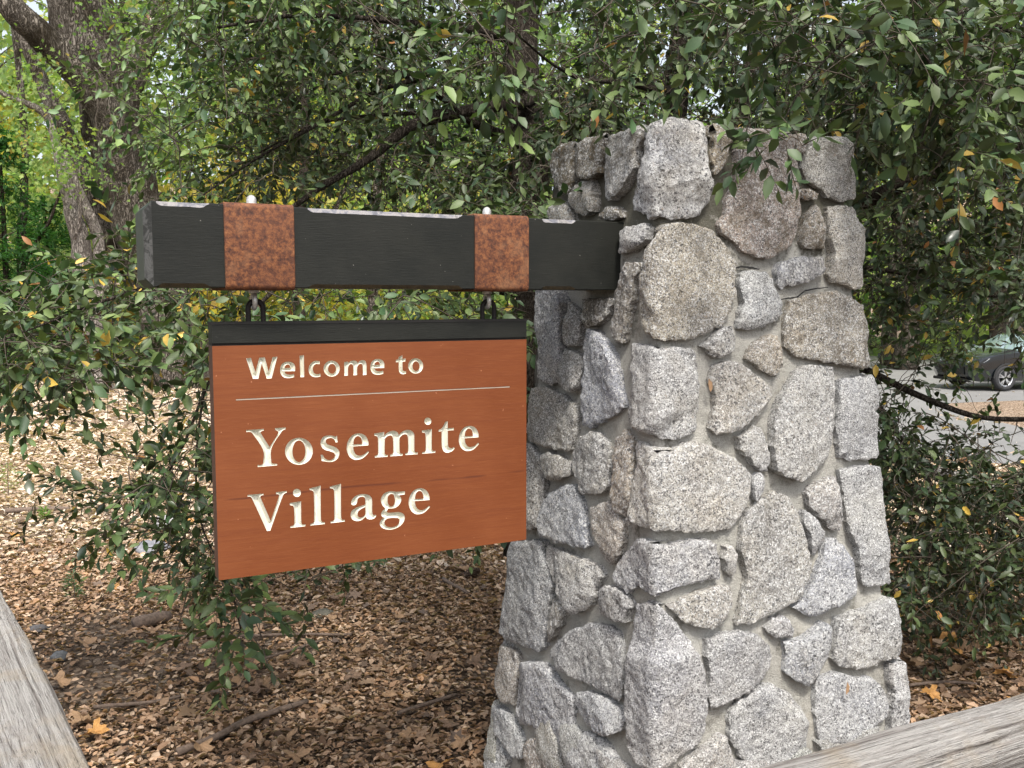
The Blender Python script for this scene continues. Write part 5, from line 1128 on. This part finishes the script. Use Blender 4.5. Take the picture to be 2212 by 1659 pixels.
# large lobed fallen leaves
def lobed(seed):
    r6 = random.Random(seed); n = 40; V = [(0, 0, .01)]
    for k in range(n):
        a = 2*math.pi*k/n; lobes = 1+.34*math.cos(5*a)*(.5+.5*abs(math.cos(a/2)))+.13*math.cos(11*a+seed)+.06*math.cos(17*a); r_ = .046*lobes*(1.0+.1*r6.uniform(-1, 1)); r_ *= 1-.35*math.exp(-((a-math.pi)/.35)**2)
        x, y = r_*math.cos(a), r_*math.sin(a); V.append((x, y, .014*math.sin(2*a+seed)+.45*abs(y)*r6.uniform(.5, .8)+.006))
    F = [[0, k+1, (k+1) % n+1] for k in range(n)]
    V += [(-.03, 0, .01), (-.085, .004, .016), (-.085, -.002, .016), (-.03, -.003, .01)]; F.append([n+1, n+2, n+3, n+4])
    me = bpy.data.meshes.new('fallen_leaf'); me.from_pydata(V, [], F); me.update(); return me
LMAT = []
for nm, c in (('tan_fallen_leaf', (.33, .21, .12)), ('orange_fallen_leaf', (.48, .25, .08)), ('brown_fallen_leaf', (.20, .13, .085))):
    k = M(nm, .65, .3); v = k.coord(); n_ = k.noise(v, 40, 5, .7); k.color(k.ramp(n_, [(.3, tuple(x*.6 for x in c)), (.7, tuple(min(1, x*1.15) for x in c))])); k.bump(n_, .3, .003); LMAT.append(k.m)
lobes = []
for q in range(3):
    for s_ in (1, 2):
        me = lobed(s_*3+q); me.materials.append(LMAT[q]); lobes.append(me)
r7 = random.Random(12)
spots = [(207, 1589, 1), (520, 1470, 0), (655, 1480, 0), (710, 1330, 0), (720, 1290, 2), (640, 1430, 2), (430, 1622, 0), (245, 1272, 1), (405, 1120, 1), (30, 1155, 1), (590, 1250, 0), (860, 1330, 0), (930, 1420, 2), (840, 1500, 0), (1000, 1600, 0), (905, 1390, 0),
         (2170, 1455, 1), (2195, 1520, 1), (2080, 1440, 0), (2060, 1400, 0), (1990, 1330, 0), (2120, 1330, 2), (2010, 1500, 1), (950, 1650, 1), (730, 1560, 0), (540, 1640, 2), (300, 1500, 0), (180, 1390, 0), (70, 1240, 0), (330, 1360, 0), (780, 1400, 0), (400, 1440, 2), (620, 1600, 0), (880, 1590, 0)]
spots += [(r7.uniform(120, 1050), r7.uniform(1180, 1650), r7.choice([0, 0, 2])) for _ in range(14)] + [(r7.uniform(1960, 2200), r7.uniform(1300, 1480), r7.choice([0, 2, 1])) for _ in range(8)]
lab_l = ['large tan lobed leaf lying flat on the litter', 'large orange lobed leaf lying on the litter', 'large dull brown lobed leaf lying on the litter']
for i, (px, py, c) in enumerate(spots):
    p = on_z(px, py, .03); o = bpy.data.objects.new('fallen_leaf', lobes[c*2+i % 2]); COL.objects.link(o); o.location = (p[0], p[1], float(gz(p[0], p[1]))+.028)
    s_ = r7.uniform(.6, 1.05); o.scale = (s_, s_*r7.uniform(.7, 1), s_); o.rotation_euler = (r7.uniform(-.3, .3), r7.uniform(-.3, .3), r7.uniform(0, 6.28)); zn = 'in the open ground right of the pillar' if px > 1900 else 'close to the left face of the pillar' if px > 860 else 'in the front litter below the sign' if py > 1480 else 'under the bottom edge of the sign' if px > 520 else 'beside the broad squared rail' if px < 240 else 'under the hanging oak sprays'
    tag(o, lab_l[c].replace('on the litter', '').replace('lying flat', 'lying').strip()+' '+zn, 'fallen leaf', ['large tan', 'large orange', 'large brown'][c]+' fallen leaves '+zn)
# two leaves caught on the pillar
for (cx_, cy_p, lab, ang) in ((C1(1108, 1390)[0], C1(1108, 1390)[1], 'small tan leaf stuck upright in the mortar at mid height of the pillar', .2), (C2(1703, 1258)[0], C2(1703, 1258)[1], 'small tan leaf resting on a white stone low on the pillar', -.1)):
    u, v, _ = pix_uv(cx_, cy_p); c = uv3(u, v, .006 if ang > 0 else .03); U_ = D3; W_ = Z3; pts = [(0, -.019), (.006, -.008), (.0065, .006), (0, .019), (-.0065, .006), (-.006, -.008)]
    mk_ = mk('oak_leaf', [c+U_*(x*math.cos(ang)-y*math.sin(ang))+W_*(x*math.sin(ang)+y*math.cos(ang))-N3*(.004+abs(x)*.6) for x, y in pts], [[0, 1, 2, 3], [0, 3, 4, 5]], LMAT[0]); tag(mk_, lab, 'leaf')
# sticks, cones, stones on the ground
STICKM = simple('dead_stick_bark', (.15, .11, .085), .9, nscale=60, amt=.3, bump=.6)
def stick(pts, w_, lab, name='fallen_stick', sd=0):
    P = []
    for i, (px, py) in enumerate(pts):
        p = on_z(px, py, .03); P.append((p[0], p[1], float(gz(p[0], p[1]))+.03, w_*(1-.25*i/len(pts))))
    (V, F), _ = limb(P, .04, .2, 8, sd, kink=.9); o = mk(name, V, F, STICKM, None, smooth=True); tag(o, lab, 'stick' if name == 'fallen_stick' else 'log')
for i, (p, w_, lab) in enumerate([
  ([(383, 1633), (478, 1596), (520, 1565), (558, 1553), (610, 1535), (664, 1516)], .014, 'long bent stick curving across the litter at the bottom centre left'),
  ([(202, 1530), (250, 1527), (319, 1521), (390, 1505)], .008, 'thin dark stick lying left of the bent one'),
  ([(399, 1370), (500, 1368), (620, 1363), (760, 1366)], .008, 'thin straight stick below the hanging oak sprig'),
  ([(11, 1107), (70, 1103), (149, 1099)], .02, 'dark stick across the pale litter near the left edge'),
  ([(957, 1250), (985, 1268), (1010, 1284)], .010, 'short tan stick beside the pine cone'),
  ([(560, 1420), (640, 1395), (700, 1375)], .007, 'slim curved twig right of the hanging sprig'),
  ([(860, 1540), (920, 1520), (985, 1500)], .008, 'thin stick near the foot of the pillar'),
  ([(1960, 1480), (2040, 1470), (2110, 1476)], .007, 'thin dark stick right of the pillar above the log rail')]):
    stick(p, w_, lab, sd=i*3)
stick([(290, 1347), (330, 1338), (366, 1328)], .035, 'short rotten dark log end under the oak sprays', 'rotten_log', 5)
def rock(px, py, wd, hf, c, lab, sd):
    p = on_z(px, py, .02); V = []; F = []; nu, nv = 16, 9
    for j in range(nv+1):
        for i in range(nu):
            th, ph = 2*math.pi*i/nu, math.pi*j/nv; d = np.array([math.sin(ph)*math.cos(th), math.sin(ph)*math.sin(th), math.cos(ph)*hf]); d = d*(1+.25*mnoise.fractal(Vector(tuple(d*1.3+sd)), .8, 2, 4)); V.append(np.array([p[0], p[1], float(gz(p[0], p[1]))+wd*hf*.35])+d*wd/2)
    for j in range(nv):
        for i in range(nu): F.append([j*nu+i, (j+1)*nu+i, (j+1)*nu+(i+1) % nu, j*nu+(i+1) % nu])
    o = mk('rock', V, F, simple('rock_%s' % ['a', 'b', 'c', 'd', 'e'][sd % 5], c, .8, nscale=30, amt=.3, bump=.5), None, auto=.8); tag(o, lab, 'rock')
rock(128, 1418, .075, .7, (.11, .115, .12), 'dark grey rounded stone right of the broad rail', 1); rock(82, 1362, .09, .45, (.085, .08, .08), 'flat dark stone close to the edge of the broad rail', 2)
rock(696, 1317, .12, .35, (.13, .12, .09), 'flat olive stone under the sign', 3); rock(356, 1133, .16, .8, (.38, .37, .37), 'pale grey stone behind the hanging oak sprays', 4); rock(330, 1185, .22, .4, (.22, .22, .24), 'low grey slab below the pale stone', 5)
# pine cone
def cone(px, py):
    p = on_z(px, py, .04); c0 = np.array([p[0], p[1], float(gz(p[0], p[1]))+.045]); root = empty('pine_cone', tuple(c0), 'dark open pine cone lying beside the pillar foot', 'pine cone')
    ax = norm(np.array([.9, .3, .25])); u = norm(np.cross(ax, [0, 0, 1])); v = np.cross(ax, u); V = []; F = []; r8 = random.Random(2)
    for k in range(90):
        t = k/89; a = k*2.39996; R = .030*math.sin(math.pi*(t*.85+.12))**.7; d = norm(u*math.cos(a)+v*math.sin(a)+ax*(.7*t)); b = c0+ax*(t-.5)*.085; s = norm(np.cross(ax, d)); o = len(V)
        V += [b+d*R*.3-s*.003, b+d*R*.3+s*.003, b+d*R+s*.007+ax*.003, b+d*(R+.005)+ax*.004, b+d*R-s*.007+ax*.003]; F.append([o, o+1, o+2, o+3, o+4]); V.append(b+d*R*.8-ax*.004); F += [[o+4, o+3, o+5], [o+3, o+2, o+5]]
    mk('scales', V, F, simple('pine_cone_brown', (.07, .045, .03), .7, nscale=80), root)
    mk('core', *tube([c0-ax*.045, c0, c0+ax*.045], [.008, .014, .006], 8), mat=STICKM, parent=root)
cone(1019, 1241)
# seedlings
def seedling(px, py, h, lab, seed, col=(.14, .22, .07)):
    p = on_z(px, py, .02); x, y = p[0], p[1]; z = float(gz(x, y)); r9 = np.random.default_rng(seed); o = empty('seedling', (x, y, z), lab, 'seedling')
    P = np.array([[[x, y, z], [x+.005, y, z+h*.35], [x, y, z+h*.7], [x+.01, y, z+h]]]); V, F = tubes(P, [.003], [.001], 5); link('stem', fast_mesh('stem', V, [F]), TWIG, o)
    lv = Leaves(SIMPLE); n = 130; t = r9.uniform(.2, 1, n); a = r9.uniform(0, 6.28, n); R = (1-t*.7)*h*.45*r9.random(n); b = np.stack([x+R*np.cos(a), y+R*np.sin(a), z+h*t+R*.2], 1)
    d = norm(np.stack([np.cos(a), np.sin(a), .4+0*a], 1)+r9.normal(0, .3, (n, 3))); l = r9.uniform(.02, .045, n); lv.add(b, d, norm(np.array([0, 0, 1.])+r9.normal(0, .3, (n, 3))), l, l*.18, np.array(col)*r9.uniform(.7, 1.3, (n, 1))); lv.build('foliage', YELLEAF, o)
seedling(18, 1070, .28, 'pale green feathery seedling at the left edge of the clearing', 1, (.20, .28, .10)); seedling(160, 1300, .16, 'small blue green conifer seedling above the dark rounded stone', 2, (.08, .14, .08)); seedling(95, 1120, .10, 'tiny bright green sprout in the pale litter', 3, (.16, .26, .08))

# ================================================================== PARKED CAR
CARP = M('dark_car_paint', .18, .6); CARP.color((.010, .013, .016)); CARP.b.inputs['Metallic'].default_value = .3; CARP.b.inputs['Coat Weight'].default_value = 1; CARP.b.inputs['Coat Roughness'].default_value = .05; CARP = CARP.m
GLASS = M('car_glass', .04, .9); GLASS.color((.22, .30, .31)); GLASS.b.inputs['Coat Weight'].default_value = 1; GLASS = GLASS.m  # light cyan base colour paints in the reflected sky
ALLOY = simple('alloy_rim', (.62, .62, .63), .3, .9, nscale=10, bump=0); TYRE = simple('tyre_rubber', (.03, .03, .032), .8, nscale=60)
TRIM = simple('black_plastic_trim', (.02, .02, .02), .6); LAMP = simple('headlight_glass', (.6, .62, .65), .1, .3, .8, nscale=10, bump=0)
wx, wy = at(2166, 822, 25.0)[:2]; cg_ = float(gz(wx, wy))+.06; yaw = math.radians(180+15)
hx = np.array([math.cos(yaw), math.sin(yaw), 0]); hy = np.array([-math.sin(yaw), math.cos(yaw), 0])    # forward, left side of the car (nearer side)
if (hy@np.array([0, -1., 0])) < 0: hy = -hy
corg = np.array([wx, wy, cg_])-hx*1.35-hy*.82
car = empty('parked_car', tuple(corg), 'dark glossy car with silver alloy wheel parked across the road at the right edge', 'car')
cl_ = lambda x, y, z: corg+hx*x+hy*y+Z3*z
# stations: x, half width low, belt half width, z low, z belt, roof half width, z roof
ST = [(2.28,.62,.66,.36,.62,.60,.66), (2.20,.78,.80,.28,.70,.70,.78), (2.0,.86,.88,.24,.84,.78,.90), (1.6,.90,.91,.24,.95,.80,1.0), (1.1,.91,.92,.24,1.0,.80,1.06), (.92,.91,.92,.24,1.01,.76,1.09), (.35,.91,.92,.24,1.02,.66,1.44), (0,.91,.92,.24,1.02,.63,1.53), (-.8,.91,.92,.24,1.03,.62,1.57), (-1.6,.91,.92,.26,1.04,.60,1.52), (-2.05,.88,.90,.32,1.04,.58,1.30), (-2.28,.78,.80,.40,.95,.62,1.02)]
V = []; F = []; mi = []; m = 14
for x, a, b, z0, z1, c, z2 in ST:
    half = [(a*.86, z0), (a, z0+.14), (b+.01, (z0+z1)*.52), (b, z1), (c+(b-c)*.28, z1+(z2-z1)*.75), (c*.8, z2-.01), (0, z2+.015)]
    V += [cl_(x, y, z) for y, z in half]+[cl_(x, -y, z) for y, z in half[::-1]]
for i in range(len(ST)-1):
    for j in range(m):
        a = i*m+j; b = i*m+(j+1) % m; F.append([a, b, b+m, a+m]); g = (j in (3, 9) and 5 <= i <= 9) or (j in (4, 5, 6, 7, 8) and i in (5,)) or (j in (4, 5, 7, 8) and i == 9); mi.append(1 if g else 0)
F.append(list(range(m))); F.append([(len(ST)-1)*m+k for k in range(m)][::-1]); mi += [0, 0]
mk('body', V, F, [CARP, GLASS], car, mi=mi, auto=.55)
def wheel(x, side):
    c = cl_(x, side*.84, .345); ax = hy*side; root_v = []; up = Z3; fw = hx
    def ringpts(r, o, n=36): return [c+ax*o+(fw*math.cos(2*math.pi*k/n)+up*math.sin(2*math.pi*k/n))*r for k in range(n)]
    prof = [(.215, -.10), (.30, -.11), (.34, -.08), (.345, 0), (.34, .07), (.30, .10), (.235, .095), (.225, .06)]; V = []; F = []
    for r, o in prof: V += ringpts(r, o)
    n = 36
    for i in range(len(prof)-1):
        for k in range(n): F.append([i*n+k, i*n+(k+1) % n, (i+1)*n+(k+1) % n, (i+1)*n+k])
    w_ = mk('wheel', V, F, TYRE, car, smooth=True)
    V = []; F = []
    for r, o in [(.228, .085), (.205, .08), (.20, .0), (.05, -.02)]: V += ringpts(r, o)
    for i in range(3):
        for k in range(n): F.append([i*n+k, i*n+(k+1) % n, (i+1)*n+(k+1) % n, (i+1)*n+k])
    mk('rim', V, F, [ALLOY, TRIM], w_, mi=[0]*n+[1]*2*n, smooth=True)
    V = []; F = []
    for s_ in range(5):
        for dd in (-.17, .17):
            a0 = 2*math.pi*s_/5+.3; a1 = a0+dd
            d0 = fw*math.cos(a0)+up*math.sin(a0); d1 = fw*math.cos(a1)+up*math.sin(a1); t0 = np.cross(ax, d1); o = len(V)
            V += [c+d0*.03-t0*.018+ax*.07, c+d0*.03+t0*.018+ax*.07, c+d1*.21+t0*.014+ax*.085, c+d1*.21-t0*.014+ax*.085]+[c+d0*.03-t0*.018+ax*.04, c+d0*.03+t0*.018+ax*.04, c+d1*.21+t0*.014+ax*.05, c+d1*.21-t0*.014+ax*.05]
            F += [[o, o+1, o+2, o+3], [o, o+4, o+5, o+1], [o+1, o+5, o+6, o+2], [o+3, o+2, o+6, o+7], [o, o+3, o+7, o+4]]
    mk('spokes', V, F, ALLOY, w_)
for x in (1.35, -1.4):
    for sd in (1, -1): wheel(x, sd)
for sd in (1, -1):
    for x in (1.35, -1.4):
        V = []; F = []; n = 24
        for k in range(n+1):
            a = math.pi*k/n; V += [cl_(x+.40*math.cos(a), sd*.935, .34+.40*math.sin(a)), cl_(x+.345*math.cos(a), sd*.94, .345+.345*math.sin(a)), cl_(x+.345*math.cos(a), sd*.60, .345+.345*math.sin(a))]
        for k in range(n): F += [[3*k, 3*k+1, 3*k+4, 3*k+3], [3*k+1, 3*k+2, 3*k+5, 3*k+4]]
        mk('wheel_arch', V, F, TRIM, car)
    mk('headlight', [cl_(2.24, sd*.42, .66), cl_(2.20, sd*.72, .70), cl_(2.02, sd*.885, .76), cl_(1.86, sd*.905, .86), cl_(2.02, sd*.82, .86), cl_(2.22, sd*.5, .765)], [[0, 1, 2, 3, 4, 5]], LAMP, car)
    mk('wing_mirror', *box_like(cl_, .62, .80, sd*.93, sd*1.10, 1.02, 1.17) if False else join([tube([cl_(.70, sd*.9, 1.03), cl_(.70, sd*1.0, 1.08), cl_(.70, sd*1.14, 1.10)], [.03, .07, .055], 8)]), mat=CARP, parent=car, smooth=True)
mk('grille', [cl_(2.30, -.5, .42), cl_(2.30, .5, .42), cl_(2.30, .46, .62), cl_(2.30, -.46, .62)], [[0, 1, 2, 3]], TRIM, car)
mk('bumper_lip', [cl_(2.30, -.7, .27), cl_(2.30, .7, .27), cl_(2.36, .6, .32), cl_(2.36, -.6, .32), cl_(2.2, -.8, .22), cl_(2.2, .8, .22)], [[0, 1, 2, 3], [4, 5, 1, 0]], TRIM, car)
